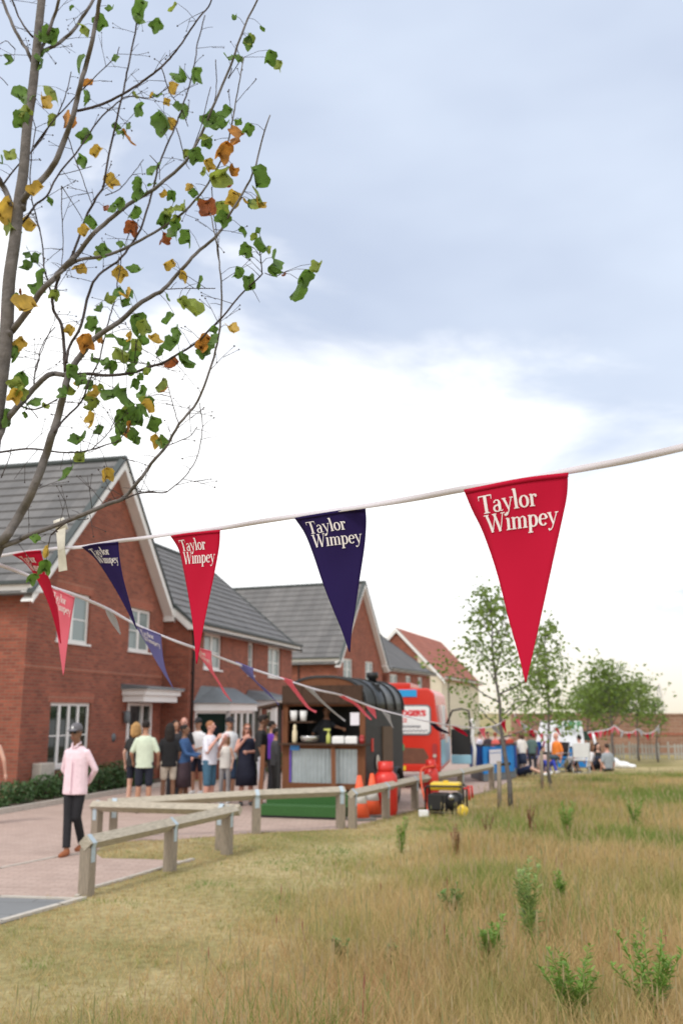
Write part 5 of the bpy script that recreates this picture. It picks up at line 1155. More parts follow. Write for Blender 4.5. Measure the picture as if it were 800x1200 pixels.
panel(bl, rel(q0, bl), rel(q1, bl), .30, zt2, .05, 'bluefab2', 'side_wall', .02); panel(bl, rel(q1, bl), rel(q2, bl), .22, zt2 - .02, .05, 'bluefab', 'front_wall', .03); panel(bl, rel(q2, bl), rel(q3, bl), .3, zt2 - .05, .05, 'bluefab2', 'side_wall', .02)
g = MB(); 
for a, b in ((q0, q1), (q1, q2), (q2, q3)): g.bar(rel(a, bl) + Vector((0, 0, zt2 + .02)), rel(b, bl) + Vector((0, 0, zt2 + .0)), .07, .05)
g.build('top_rim', 'black', bl)
g = MB(); pd = (q2 - q1); pd.z = 0; pn = Vector((pd.y, -pd.x, 0)).normalized(); a = rel(q1.lerp(q2, .12), bl) + pn * .09; b = rel(q1.lerp(q2, .48), bl) + pn * .09
g.bar(a + Vector((0, 0, .62)), b + Vector((0, 0, .62)), .012, .30); g.bar(a + Vector((0, 0, .83)), b + Vector((0, 0, .83)), .012, .08); g.build('notice', 'paper', bl)
g = MB()
a, b, c3, d3 = [rel(q, bl) for q in (q0, q1, q2, q3)]
g.add([Vector((p.x, p.y, .24)) for p in (a, b, c3, d3)] + [Vector((p.x, p.y, .02)) for p in (a, b, c3, d3)], [(0, 1, 2, 3), (0, 4, 5, 1), (1, 5, 6, 2), (2, 6, 7, 3)]); g.build('platform', 'lead', bl)
# marquee
mq = thing('white_marquee', 'white cloth marquee with green letters and a blue front counter, behind the sitters', 'marquee', (G(663, 893).x, 35.5, 0))
mo = mq.location
def rp(x, y, d): return U(x, y, d) - Vector((mo.x, mo.y, 0))
M['canvas'] = mat('white_canvas', (.82, .84, .88), .85, var=.06, scale=4)
g = MB(); n = 44; fr_, bk = [], []
top0, top1 = rp(646, 845, 35.5), rp(681, 845, 35.5); bot0, bot1 = rp(637, 882, 35.3), rp(686, 882, 35.3)
vs = []
for i in range(n + 1):
    t = i / n; a = top0.lerp(top1, t); b = bot0.lerp(bot1, t); w_ = .05 * math.sin(i * 1.9) + .03 * math.sin(i * .7)
    vs += [a, a.lerp(b, .5) + Vector((0, w_ * .5, 0)), b + Vector((0, w_, 0))]
g.add(vs, [(3 * i + k, 3 * i + 3 + k, 3 * i + 4 + k, 3 * i + 1 + k) for i in range(n) for k in (0, 1)], 0, True)
bk0 = [p + Vector((.1, 2.4, 0)) for p in (top0, top1, bot1, bot0)]
o_ = len(g.v); g.add([top0, top1, bk0[1], bk0[0], bot1, bk0[2], bot0, bk0[3]], [(0, 1, 2, 3), (1, 4, 5, 2), (6, 0, 3, 7)])
g.build('canvas', 'canvas', mq)
M['tgreen'] = mat('green_lettering', (.05, .25, .10), .5, var=0)
lt = rp(652, 853.5, 35.3)
text_mesh('lettering', 'S', .34, 'tgreen', mq, (lt.x, lt.y - .06, lt.z), (PI / 2, 0, 0), .004, .02); text_mesh('lettering', 'URF', .34, 'tgreen', mq, (lt.x + .27, lt.y - .06, lt.z), (PI / 2, 0, 0), .004, .02)
M['dkgreen'] = mat('dark_green_cloth', (.02, .05, .035), .8)
c0 = rp(653, 893, 34.2); c1_ = rp(690, 893, 34.2); zz = rp(670, 876, 34.2).z
panel(mq, (c0.x, c0.y, 0), (c1_.x, c1_.y, 0), .02, zz, .06, 'bluefab', 'counter', .02)
g = MB(); g.bar((c0.x, c0.y, zz + .02), (c1_.x, c1_.y, zz + .02), .12, .04); g.build('counter_top', 'black', mq)
s0 = rp(685, 890, 35.6); g = MB(); g.box(s0.x, s0.x + .28, s0.y, s0.y + .5, .9, rp(688, 857, 35.6).z); g.build('side_curtain', 'dkgreen', mq)
g = MB(); g.tube([rp(694, 858, 34.5), rp(697, 872, 34.4), rp(699, 894, 34.4)], .07, 8, sx=.6); g.build('leaning_banner', 'canvas', mq)
# picket fence along the wall
M['picket'] = mat('bleached_pickets', (.40, .39, .36), .9, var=.2)
pk = thing('picket_fence', 'low pale picket fence in front of the brick wall at the right', 'fence', (11.2, 40.4, 0)); g = MB(); rr = random.Random(9)
for k in range(92):
    x = k * .135 + rr.uniform(-.01, .01); h = .62 + rr.uniform(-.05, .06); 
    if rr.random() < .12: continue
    g.add([(x - .035, -.01, 0), (x + .035, -.01, 0), (x + .035, .015, 0), (x - .035, .015, 0), (x - .035, -.01, h), (x + .035, -.01, h), (x + .035, .015, h), (x - .035, .015, h), (x, -.01, h + .05), (x, .015, h + .05)], [(0, 1, 5, 8, 4), (3, 7, 9, 6, 2), (0, 4, 7, 3), (1, 2, 6, 5), (4, 8, 9, 7), (5, 6, 9, 8)])
g.build('pickets', 'picket', pk); g = MB(); g.box(-.1, 12.5, .016, .05, .18, .24); g.box(-.1, 12.5, .016, .05, .48, .54); g.build('rails', 'picket', pk)
# ---------------------------------------------------------------- people
SK = {'pale': (.60, .36, .27), 'tan': (.42, .22, .14), 'brown': (.22, .11, .065), 'dark': (.10, .05, .032), 'pink': (.62, .32, .25)}
for k, c in SK.items(): M['skin_' + k] = mat('skin_' + k, c, .55, var=.06, scale=8); M['skin_' + k].node_tree.nodes['Principled BSDF'].inputs['Subsurface Weight'].default_value = .08
_cm = {}
def cm(col, nm='cloth', var=.14):
    key = (col, nm)
    if key not in _cm: _cm[key] = mat(nm, col, .85, var=var, scale=9, bump=.8)
    return _cm[key]
def remeshed(mb, name, mats_, parent, vox, smooth=3):
    o = mb.build(name, mats_)
    m = o.modifiers.new('r', 'REMESH'); m.mode = 'VOXEL'; m.voxel_size = vox; m.use_smooth_shade = True
    s = o.modifiers.new('s', 'SMOOTH'); s.factor = .5; s.iterations = smooth
    dg = bpy.context.evaluated_depsgraph_get(); dg.update(); me = bpy.data.meshes.new_from_object(o.evaluated_get(dg)); old = o.data
    o.modifiers.clear(); o.data = me; bpy.data.meshes.remove(old); me.name = name
    if not me.materials: me.materials.append(M[mats_] if isinstance(mats_, str) else mats_)
    o.parent = parent; return o
def limb(g, a, b, ra, rb, n=10):
    a = Vector(a); b = Vector(b); m = a.lerp(b, .35)
    g.tube([a, m, b], [ra, ra * .55 + rb * .5, rb], n, smooth=True); g.ball(a, ra, 7); g.ball(b, rb, 7)
def person(label, loc, face=0, Ht=1.75, skin='tan', top=None, topcol=(.8, .8, .8), sleeve=.45, hem=.86, bottom='shorts', botcol=(.02, .025, .05), length=.5, hair='short', haircol=(.015, .01, .008),
           cap=None, build=1.0, pose='stand', arms=None, legs=None, lean=(0, 0), head=(0, 0), shoes=(.05, .05, .05), glasses=False, vox=.012, group=None, faceparts=True, skirt=None, extra=None):
    build *= .94; k = Ht / 1.75; root = thing('person', label, 'person', loc, math.radians(face), group)
    if pose == 'sit_chair': dz = -.46
    elif pose == 'sit_ground': dz = -.82
    else: dz = 0
    def V(x, y, z, l=1.0): return Vector((x + lean[0] * l, y + lean[1] * l, z)) * k
    z_ = lambda z: z + dz
    pel = V(0, 0, z_(.95), 0); che = V(0, 0, z_(1.28), .7); nek = V(0, .01, z_(1.47), 1); hd = V(head[0], -.012 + head[1], z_(1.625), 1)
    J = {}
    for s, n in ((-1, 'l'), (1, 'r')):
        J['s' + n] = V(s * .160 * build, .005, z_(1.362), 1); J['h' + n] = V(s * .088 * build, 0, z_(.93), 0)
        e = (s * .235 * build, .03, 1.13); w_ = (s * .235 * build, -.05, .885)
        if arms and n in arms: e, w_ = arms[n]; 
        J['e' + n] = V(e[0], e[1], z_(e[2]), .6); J['w' + n] = V(w_[0], w_[1], z_(w_[2]), .6)
        kn, an = (s * .10, -.015, .50), (s * .105, .02, .085)
        if pose == 'sit_chair': kn, an = (s * .13, -.42, .50), (s * .13, -.40, .09)
        if pose == 'sit_ground': kn, an = (s * .17, -.36, .42), (s * .12, -.62, .09)
        if legs and n in legs: kn, an = legs[n]
        J['k' + n] = V(*kn, 0); J['a' + n] = V(*an, 0)
    b = build * k; g = MB()
    g.tube([pel - Vector((0, 0, .06 * k)), pel, pel.lerp(che, .4), che, che.lerp(nek, .55), nek], [.095 * b, .118 * b, .098 * b, .118 * b, .105 * b, .06 * b], 14, sx=1.38)
    limb(g, nek - Vector((0, 0, .03 * k)), hd - Vector((0, -.01, .06)) * k, .055 * k, .050 * k)
    # head
    g.ball(hd + Vector((0, .008, .015)) * k, (.074 * k, .094 * k, .098 * k), 12); g.ball(hd + Vector((0, -.022, -.05)) * k, (.055 * k, .062 * k, .060 * k), 10)
    g.tube([hd + Vector((0, -.085, .025)) * k, hd + Vector((0, -.112, -.018)) * k], [.010 * k, .017 * k], 8)
    for s in (-1, 1): g.ball(hd + Vector((s * .076, .012, -.002)) * k, (.011 * k, .02 * k, .032 * k), 6)
    for s, n in ((-1, 'l'), (1, 'r')):
        limb(g, J['s' + n], J['e' + n], .050 * b, .040 * b); limb(g, J['e' + n], J['w' + n], .040 * b, .026 * b)
        d = (J['w' + n] - J['e' + n]).normalized(); side = d.cross(Vector((1, 0, 0)));
        if side.length < .3: side = d.cross(Vector((0, 0, 1)))
        side.normalize(); thick = d.cross(side).normalized(); w = J['w' + n]
        pc = w + d * .045 * k; g.tube([w, pc, w + d * .085 * k], [.024 * k, .034 * k, .032 * k], 8)
        for i, fl in enumerate((.060, .072, .068, .052)):
            o = w + d * .075 * k + side * (i - 1.5) * .021 * k; m = o + d * fl * .55 * k; t = m + (d * .8 + thick * s * .6).normalized() * fl * .5 * k
            g.tube([o, m, t], [.0105 * k, .010 * k, .0085 * k], 6)
        o = w + d * .03 * k - side * .026 * k; g.tube([o, o + (d * .7 - side * .75).normalized() * .035 * k, o + (d * .95 - side * .45).normalized() * .068 * k], [.013 * k, .012 * k, .010 * k], 6)
        limb(g, J['h' + n], J['k' + n], .082 * b, .053 * b); limb(g, J['k' + n], J['k' + n].lerp(J['a' + n], .35), .050 * b, .054 * b); limb(g, J['k' + n].lerp(J['a' + n], .35), J['a' + n], .054 * b, .034 * k)
    remeshed(g, 'body', 'skin_' + skin, root, vox)
    # shoes
    for n in 'lr':
        a = J['a' + n]; kn = J['k' + n]; f = Vector((0, -1, 0)); 
        if pose == 'sit_ground' : f = Vector((0, -.9, .35)).normalized()
        g = MB(); zb_ = a.z - .05 * k; g.tube([a + Vector((0, .05 * k, -.045 * k)), a + Vector((0, .01, -.04 * k)), a + f * .09 * k + Vector((0, 0, -.052 * k)), a + f * .17 * k + Vector((0, 0, -.058 * k))], [.036 * k, .045 * k, .043 * k, .026 * k], 10); g.tube([a + Vector((0, .01, -.05 * k)), a + Vector((0, .012, .015 * k))], [.042 * k, .040 * k], 10)
        remeshed(g, 'shoe', cm(shoes, 'shoe_leather'), root, .012, 1)
    # top
    if top:
        g = MB(); zh = z_(hem); q = .016 * b; r0 = .138 * b if top != 'loose' else .146 * b; ph = Vector((pel.x, pel.y, zh * k))
        if pose != 'stand': ph = pel - Vector((0, 0, .03))
        g.tube([ph, pel.lerp(che, .25), che, che.lerp(nek, .42), che.lerp(nek, .72), che.lerp(nek, .93)], [r0, r0 * .96, .134 * b, .124 * b, .101 * b, .068 * b if top != 'vest' else .03], 16, sx=1.33)
        for n in 'lr':
            if top == 'vest': continue
            s_, e_, w_ = J['s' + n], J['e' + n], J['w' + n]; g.ball(s_, .056 * b, 8)
            if sleeve <= .5: limb(g, s_, s_.lerp(e_, sleeve * 2), .055 * b, .052 * b)
            else: limb(g, s_, e_, .055 * b, .047 * b); limb(g, e_, e_.lerp(w_, sleeve * 2 - 1), .047 * b, .038 * b)
        remeshed(g, 'top', cm(topcol, 'top_fabric', .08), root, vox)
    if bottom in ('shorts', 'trousers'):
        g = MB(); g.tube([pel - Vector((0, 0, .07)) * k, pel + Vector((0, 0, .055)) * k], [.124 * b, .118 * b], 14, sx=1.30)
        for n in 'lr':
            h_, k2, a_ = J['h' + n], J['k' + n], J['a' + n]
            if length <= .5: limb(g, h_, h_.lerp(k2, min(1, length * 2)), .098 * b, .078 * b)
            else: limb(g, h_, k2, .098 * b, .066 * b); g.tube([k2, k2.lerp(a_, length * 2 - 1)], [.066 * b, .060 * b], 12); g.ball(k2, .067 * b, 8)
        remeshed(g, bottom, cm(botcol, 'bottom_fabric', .12), root, vox)
    elif bottom == 'skirt':
        g = MB(); zt2_ = pel.z + .08 * k; zl = z_(skirt or .5) * k; n = 28; prof = [(.125, 0), (.16, -.12 * k), (.185, (zl - zt2_) * .6), (.195, zl - zt2_)]
        g.lathe([(r * b, z) for r, z in prof], n, (pel.x, pel.y, zt2_), sx=1.15, sy=.9); g.build('skirt', cm(botcol, 'skirt_fabric', .25 if botcol != (.01, .012, .03) else .1), root)
    # hair
    hm = cm(haircol, 'hair', .3)
    if hair != 'none':
        g = MB(); g.ball(hd + Vector((0, .022, .034)) * k, (.083 * k, .096 * k, .090 * k), 12)
        if hair in ('long', 'medium'):
            ln_ = .28 if hair == 'long' else .14
            g.tube([hd + Vector((0, .05, .05)) * k, hd + Vector((0, .075, -.05)) * k, hd + Vector((0, .075, -.05 - ln_ * .6)) * k, hd + Vector((0, .07, -.05 - ln_)) * k], [.085 * k, .088 * k, .085 * k, .05 * k], 12, sx=1.15)
            for s in (-1, 1): g.tube([hd + Vector((s * .06, .02, .04)) * k, hd + Vector((s * .082, .01, -.06)) * k, hd + Vector((s * .09, .0, -.06 - ln_ * .7)) * k], [.03 * k, .036 * k, .022 * k], 8)
        if hair == 'bun': g.ball(hd + Vector((0, .10, .06)) * k, .045 * k, 8)
        if hair == 'top': g.ball(hd + Vector((0, -.01, .085)) * k, (.07 * k, .085 * k, .045 * k), 8)
        remeshed(g, 'hair', hm, root, .013, 2)
    if cap:
        g = MB(); prof = [(.088, 0), (.088, .03), (.080, .07), (.055, .10), (.02, .113)]
        g.lathe([(r * k, z * k) for r, z in prof], 18, tuple(hd + Vector((0, .008, .035)) * k), sx=.98, sy=1.12)
        br_ = [hd + Vector((x, y, z)) * k for x, y, z in ((-.07, -.075, .045), (-.055, -.155, .03), (0, -.18, .032), (.055, -.155, .03), (.07, -.075, .045), (0, -.08, .06))]
        g.add(br_ + [p + Vector((0, 0, .008)) for p in br_], [(0, 1, 2, 5), (5, 2, 3, 4), (11, 8, 7, 6), (10, 9, 8, 11), (0, 6, 7, 1), (1, 7, 8, 2), (2, 8, 9, 3), (3, 9, 10, 4)])
        g.build('cap', cm(cap, 'cap_cloth', .1), root)
    if faceparts:
        for s in (-1, 1):
            g = MB(); g.ball(hd + Vector((s * .031, -.079, .012)) * k, (.012 * k, .008 * k, .007 * k), 6); g.build('eye', cm((.03, .02, .015), 'eye_dark'), root)
        g = MB(); g.ball(hd + Vector((0, -.082, -.058)) * k, (.024 * k, .008 * k, .006 * k), 6); g.build('mouth', cm((.30, .09, .07), 'lips'), root)
    if glasses:
        g = MB()
        for s in (-1, 1): g.ball(hd + Vector((s * .034, -.088, .014)) * k, (.027 * k, .010 * k, .020 * k), 8); g.tube([hd + Vector((s * .058, -.08, .018)) * k, hd + Vector((s * .078, .01, .015)) * k], .004 * k, 5)
        g.tube([hd + Vector((-.03, -.096, .018)) * k, hd + Vector((.03, -.096, .018)) * k], .004 * k, 5); g.build('sunglasses', 'black', root)
    if extra: extra(root, J, hd, k)
    return root
Gq = 'people queueing between the house and the trailer'
UP = lambda s, side=0: {}
# man in the pink shirt, walking, hands behind his back
def pinkx(root, J, hd, k):
    g = MB()
    for s in (-1, 1): g.tube([Vector((s * .012, -.10, 1.42)) * k, Vector((s * .04, -.085, 1.465)) * k, Vector((s * .058, -.03, 1.495)) * k, Vector((s * .03, .04, 1.50)) * k], [.010, .014, .012, .010], 6, sx=1)
    g.build('collar', cm((.84, .66, .73), 'top_fabric', .08), root)
    g = MB(); g.box(-.014, .014, -.158, -.148, .84, 1.26); o = g.build('button_placket', cm((.86, .67, .73), 'placket'), root)
    g = MB(); g.ball(hd + Vector((0, -.10, .075)) * k, (.018, .008, .024), 6); g.build('cap_badge', 'white', root)
p = G(84, 1002)
person('man in a pale pink shirt and grey cap walking with his hands behind his back', p, -14, 1.74, 'brown', 'loose', (.84, .64, .71), sleeve=.97, hem=.80, bottom='trousers', botcol=(.012, .012, .016), length=.97, hair='none', cap=(.13, .125, .14), glasses=True, vox=.011, build=.98,
       arms={'l': ((-.235, .07, 1.13), (-.12, .17, .93)), 'r': ((.255, .07, 1.13), (.10, .18, .95))}, legs={'l': ((-.055, -.06, .50), (-.01, -.13, .085)), 'r': ((.06, -.02, .50), (.03, .22, .12))}, shoes=(.30, .10, .04), head=(-.02, -.02), extra=pinkx)
p = G(167, 953)
person('man seen from behind in a pale mint green t-shirt and navy shorts', p, 184, 1.76, 'tan', 'tee', (.60, .68, .54), .42, .84, 'shorts', (.012, .015, .03), .44, 'short', build=1.03, group=Gq, faceparts=False, arms={'l': ((-.255, .02, 1.12), (-.24, -.16, .95)), 'r': ((.255, .02, 1.12), (.24, -.16, .95))})
p = U(158, 900, 19.4); p.z = 0
person('fair haired woman mostly hidden behind the man in the mint green t-shirt', p, 170, 1.72, 'pale', 'tee', (.02, .02, .02), .3, .86, 'shorts', (.012, .015, .03), .3, 'medium', (.42, .24, .09), group=Gq, faceparts=False)
p = G(196, 947)
person('woman with long dark hair in a black top and cream shorts, facing away', p, 195, 1.70, 'brown', 'tee', (.012, .012, .014), .42, .84, 'shorts', (.55, .48, .40), .36, 'long', group=Gq, faceparts=False, build=1.02)
p = G(214, 946)
person('woman in a blue denim jacket and dark patterned skirt turned to the right', p, 70, 1.66, 'brown', 'tee', (.035, .09, .22), .97, .80, 'skirt', (.05, .03, .04), .5, 'bun', group=Gq, skirt=.42, arms={'l': ((-.16, -.14, 1.12), (-.05, -.36, 1.08)), 'r': ((.16, -.14, 1.12), (.08, -.36, 1.10))})
p = U(214, 900, 22.6); p.z = 0
person('bald man in a dark t-shirt behind the denim jacket', p, 0, 1.80, 'pink', 'tee', (.02, .02, .025), .45, .86, 'shorts', (.02, .02, .025), .45, 'none', group=Gq)
p = U(204, 900, 21.5); p.z = 0
person('dark haired person just left of the bald man, mostly hidden', p, 30, 1.74, 'tan', 'tee', (.03, .03, .035), .45, .86, 'trousers', (.02, .02, .025), .97, 'short', group=Gq, faceparts=False)
p = G(230, 931)
person('man in a white t-shirt, black cap and navy shorts facing the camera, near the downpipe', p, -20, 1.76, 'tan', 'tee', (.80, .80, .82), .45, .84, 'shorts', (.015, .018, .04), .42, 'short', cap=(.02, .02, .022), shoes=(.75, .75, .75), group=Gq, arms={'l': ((-.26, -.02, 1.14), (-.10, -.28, 1.10)), 'r': ((.27, .0, 1.12), (.14, -.25, 1.05))})
p = G(244, 947)
person('ginger haired man in a white t-shirt and blue knee length shorts facing right', p, 68, 1.74, 'pink', 'tee', (.76, .76, .85), .45, .86, 'shorts', (.055, .14, .22), .50, 'short', (.30, .13, .06), group=Gq, build=1.14, arms={'l': ((-.22, -.06, 1.12), (-.10, -.22, 1.38)), 'r': ((.25, -.06, 1.12), (.12, -.26, 1.36))})
p = U(268, 900, 21.6); p.z = 0
person('man in a white t-shirt and black cap standing behind the child', p, 35, 1.79, 'tan', 'tee', (.80, .80, .82), .45, .86, 'shorts', (.03, .06, .12), .5, 'short', cap=(.02, .02, .025), shoes=(.05, .05, .05), group=Gq)
p = G(263, 942)
person('child in a white vest, pale cap and loose grey trousers', p, -15, 1.45, 'pale', 'vest', (.75, .72, .68), 0, .88, 'trousers', (.30, .29, .30), .93, 'medium', (.28, .16, .08), cap=(.75, .55, .55), shoes=(.75, .75, .75), group=Gq, build=.92, arms={'l': ((-.20, -.02, 1.15), (-.12, -.18, 1.35)), 'r': ((.21, .02, 1.15), (.22, -.10, .95))})
p = G(288, 944)
person('woman in a navy dress and sunglasses with one hand at her chin', p, 12, 1.68, 'pink', 'vest', (.012, .014, .035), 0, .86, 'skirt', (.01, .012, .03), .5, 'medium', (.20, .08, .04), glasses=True, group=Gq, build=1.15, skirt=.42, arms={'l': ((-.25, -.04, 1.16), (-.06, -.20, 1.42)), 'r': ((.26, -.05, 1.14), (.0, -.25, 1.14))})
p = G(305, 946)
person('tall man in a black t-shirt and light grey shorts looking right, next to the trailer', p, 95, 1.86, 'brown', 'tee', (.014, .014, .016), .45, .86, 'shorts', (.50, .50, .55), .46, 'top', group=Gq, head=(0, -.03))
p = U(318, 900, 22.5); p.z = 0
person('person in a purple top and dark trousers behind the tall man', p, 110, 1.72, 'tan', 'tee', (.13, .03, .36), .45, .86, 'trousers', (.02, .02, .025), .97, 'short', group=Gq, faceparts=False)
p = U(323, 900, 21.0); p.z = 0
person('person in dark grey clothes at the left door of the trailer', p, 110, 1.58, 'tan', 'tee', (.06, .06, .065), .9, .86, 'trousers', (.03, .03, .03), .97, 'short', group=Gq, faceparts=False)
sp = tw(-1.10, .75, zf)
person('server in a grey t-shirt leaning forward inside the trailer hatch', sp, -20, 1.62, 'tan', 'tee', (.05, .055, .065), .45, .86, 'trousers', (.02, .02, .02), .97, 'short', arms={'l': ((-.26, -.06, 1.16), (-.18, -.26, 1.02)), 'r': ((.28, -.10, 1.30), (.48, -.22, 1.26))}, lean=(.1, -.05))
p = G(-17, 966)
person('person in a pink skirt cut off by the left edge of the frame', p, 180, 1.68, 'pale', 'vest', (.70, .25, .33), 0, .86, 'skirt', (.70, .22, .33), .5, 'medium', (.2, .1, .05), faceparts=False, skirt=.44, vox=.014, arms={'l': ((-.26, .02, 1.13), (-.28, -.05, .88)), 'r': ((.28, .02, 1.13), (.26, -.05, .90))})
# standing people behind the blue stall
Gs = 'people standing behind the blue stall'; sv = .02
def far(label, x, D, yhead, **kw):
    e = ray(x, yhead); t = D / e[1]; htop = H + e[2] * t; p = Vector((e[0] * t, D, 0)); kw.setdefault('Ht', max(1.3, min(1.9, htop))); kw.setdefault('vox', .02)
    return person(label, p, group=kw.pop('grp', Gs), faceparts=kw.pop('fp', False), **kw)
far('person in a white t-shirt bent forward behind the left end of the blue stall', 558, 30.2, 857, face=60, topcol=(.72, .70, .78), top='tee', lean=(0, -.15), skin='pink')
far('person in a dark top between the white and the coral tops at the blue stall', 571, 31.0, 857, face=20, topcol=(.05, .04, .05), top='tee', skin='tan')
far('person in a coral top bending over the blue stall', 580, 30.2, 858, face=150, topcol=(.70, .13, .11), top='tee', skin='pink', lean=(.03, -.06), build=.85, haircol=(.3, .08, .04))
far('person with a child in dark clothes right of the coral top', 588, 31.2, 860, face=-10, topcol=(.12, .03, .03), top='tee', skin='brown')
far('person in an orange red top at the right end of the blue stall', 597, 30.5, 857, face=10, topcol=(.45, .06, .03), top='tee', build=.85, skin='pale', haircol=(.2, .07, .03))
far('woman in a white blouse and navy skirt standing right of the tallest young tree', 610, 29.5, 857, face=200, topcol=(.78, .74, .72), top='loose', skin='pale', bottom='skirt', botcol=(.02, .03, .07), hair='medium', haircol=(.10, .05, .03), sleeve=.6)
far('person with a dark green sling over a white top, facing away', 622, 30.5, 858, face=170, topcol=(.10, .16, .15), top='tee', skin='brown', bottom='trousers', length=.97, botcol=(.03, .03, .04))
# people sitting on the grass and on chairs
Gd = 'people sitting on the grass by the marquee'
def sit(label, x, y, face=0, pose='sit_ground', **kw):
    p = G(x, y); kw.setdefault('vox', .02); return person(label, p, face, pose=pose, group=Gd, faceparts=False, **kw)
def fold_chair(label, loc, face, m_, cols_=None):
    root = thing('folding_chair', label, 'chair', loc, math.radians(face), 'folding camping chairs'); g = MB()
    for s in (-1, 1):
        g.tube([(s * .26, .26, .02), (s * .26, -.24, .42)], .014, 6); g.tube([(s * .26, -.26, .02), (s * .26, .22, .44), (s * .26, .34, .95)], .014, 6); g.tube([(s * .26, -.26, .60), (s * .26, .27, .62)], .016, 6)
    g.tube([(-.26, .26, .03), (.26, .26, .03)], .012, 6); g.build('frame', 'metal', root)
    g = MB(); g.box(-.25, .25, -.25, .22, .41, .44); g.build('seat', m_, root)
    g = MB(); g.add([(-.25, .235, .50), (.25, .235, .50), (.25, .335, .95), (-.25, .335, .95)], [(0, 1, 2, 3)]); b = g.build('backrest', m_, root); solid(b, .02, 0); return root
# blue chair (seen from behind)
cp = G(626, 903); fold_chair('deep blue fabric folding chair seen from behind, left of the maroon top', cp, 170, 'bluefab2')
person('person in a white top sitting in the blue chair', cp, 170, pose='sit_chair', group=Gd, faceparts=False, vox=.02, skin='pale', top='tee', topcol=(.7, .7, .72), bottom='trousers', botcol=(.03, .03, .05), length=.97, Ht=1.65)
sit('person with pale legs stretched out towards white trainers, right of the tallest young tree', 606, 910, 60, skin='pale', top='tee', topcol=(.05, .06, .09), bottom='shorts', botcol=(.02, .03, .08), shoes=(.8, .8, .8), legs={'l': ((-.12, -.42, .28), (-.12, -.85, .12)), 'r': ((.12, -.42, .2), (.12, -.88, .12))})
sit('person in navy and white clothes crouching at the foot of the blue stall', 590, 908, -60, skin='tan', top='tee', topcol=(.04, .05, .12), bottom='shorts', botcol=(.65, .65, .7), shoes=(.7, .7, .7), Ht=1.5)
sit('person in bright blue trousers seated beside the maroon top', 637, 906, 20, skin='pale', top='tee', topcol=(.6, .42, .38), bottom='trousers', botcol=(.03, .05, .35), length=.97, shoes=(.75, .75, .75), Ht=1.6, pose='sit_ground')
sit('person in a maroon top seated behind the others', 643, 897, 0, skin='tan', pose='sit_chair', top='tee', topcol=(.22, .02, .08), bottom='trousers', botcol=(.03, .03, .04), length=.97, Ht=1.6)
sit('dark haired person in black behind the orange shirt', 655, 894, 0, skin='tan', pose='sit_chair', top='tee', topcol=(.02, .02, .03), hair='medium', Ht=1.72)
cp = G(653, 905); fold_chair('dark folding chair under the man in the orange shirt', cp, -60, 'black')
person('bald man in an orange t-shirt and dark shorts sitting on a low chair', cp, -65, pose='sit_chair', group=Gd, faceparts=False, vox=.018, skin='pink', top='loose', topcol=(.80, .22, .03), hair='none', bottom='shorts', botcol=(.06, .10, .13), Ht=1.72, build=1.12)
sit('child sitting on the grass between the orange shirt and the white chair', 666, 905, 30, skin='tan', top='tee', topcol=(.30, .26, .14), hair='short', haircol=(.10, .05, .03), Ht=1.25)
cp = G(680, 906); fold_chair('white folding chair seen from behind on the grass', cp, 175, 'canvas')
person('dark haired person in a white top sitting in the white folding chair', cp, 200, pose='sit_chair', group=Gd, faceparts=False, vox=.018, skin='pink', top='loose', topcol=(.78, .78, .80), bottom='trousers', botcol=(.6, .6, .62), length=.97, Ht=1.62)
sit('person in a white t-shirt right of the white folding chair', 691, 903, 80, skin='tan', top='tee', topcol=(.72, .70, .72), hair='medium', haircol=(.12, .06, .03), Ht=1.68, pose='sit_ground', lean=(0, -.08))
sit('woman with long dark hair and bare arm, sitting on the grass', 701, 903, 15, skin='pale', top='vest', topcol=(.02, .02, .02), hair='long', haircol=(.015, .01, .01), Ht=1.72)
sit('man in a grey t-shirt sitting on the grass with his back turned', 712, 904, 200, skin='pink', top='tee', topcol=(.30, .33, .36), hair='short', haircol=(.05, .03, .02), Ht=1.70, build=1.1)
# person lying, white clothes
lp = G(728, 900)
g = MB(); root = thing('cloth_bundle', 'white cloth bundle lying on the grass at the foot of the spreading young tree', 'cloth bundle', lp, 0)
g.ball((-.28, 0, .16), (.24, .2, .20), 10); g.ball((.02, .0, .10), (.3, .2, .13), 10); g.ball((.30, 0, .06), (.22, .16, .08), 8); remeshed(g, 'cloth', 'canvas', root, .03, 2)
# ---------------------------------------------------------------- grass, meadow and weeds
rng = np.random.default_rng(4)
def blade_mat(name, cols, tr=.3):
    m, nt, b = new_mat(name); N = nt.nodes; L = nt.links
    at = N.new('ShaderNodeAttribute'); at.attribute_name = 'tint'; r = N.new('ShaderNodeValToRGB'); L.new(at.outputs['Fac'], r.inputs['Fac'])
    while len(r.color_ramp.elements) < len(cols): r.color_ramp.elements.new(.5)
    for i, (p, c) in enumerate(cols): r.color_ramp.elements[i].position = p; r.color_ramp.elements[i].color = (*c, 1)
    L.new(r.outputs['Color'], b.inputs['Base Color']); b.inputs['Roughness'].default_value = .7; b.inputs['Specular IOR Level'].default_value = .25
    t = N.new('ShaderNodeBsdfTranslucent'); L.new(r.outputs['Color'], t.inputs['Color']); mx = N.new('ShaderNodeMixShader'); mx.inputs[0].default_value = tr
    L.new(b.outputs[0], mx.inputs[1]); L.new(t.outputs[0], mx.inputs[2]); L.new(mx.outputs[0], N['Material Output'].inputs['Surface']); return m
TINT = [(0, (.12, .23, .04)), (.25, (.22, .275, .065)), (.5, (.45, .355, .15)), (.75, (.58, .42, .21)), (1, (.45, .25, .125))]
M['blade'] = blade_mat('dry_grass_blades', TINT)
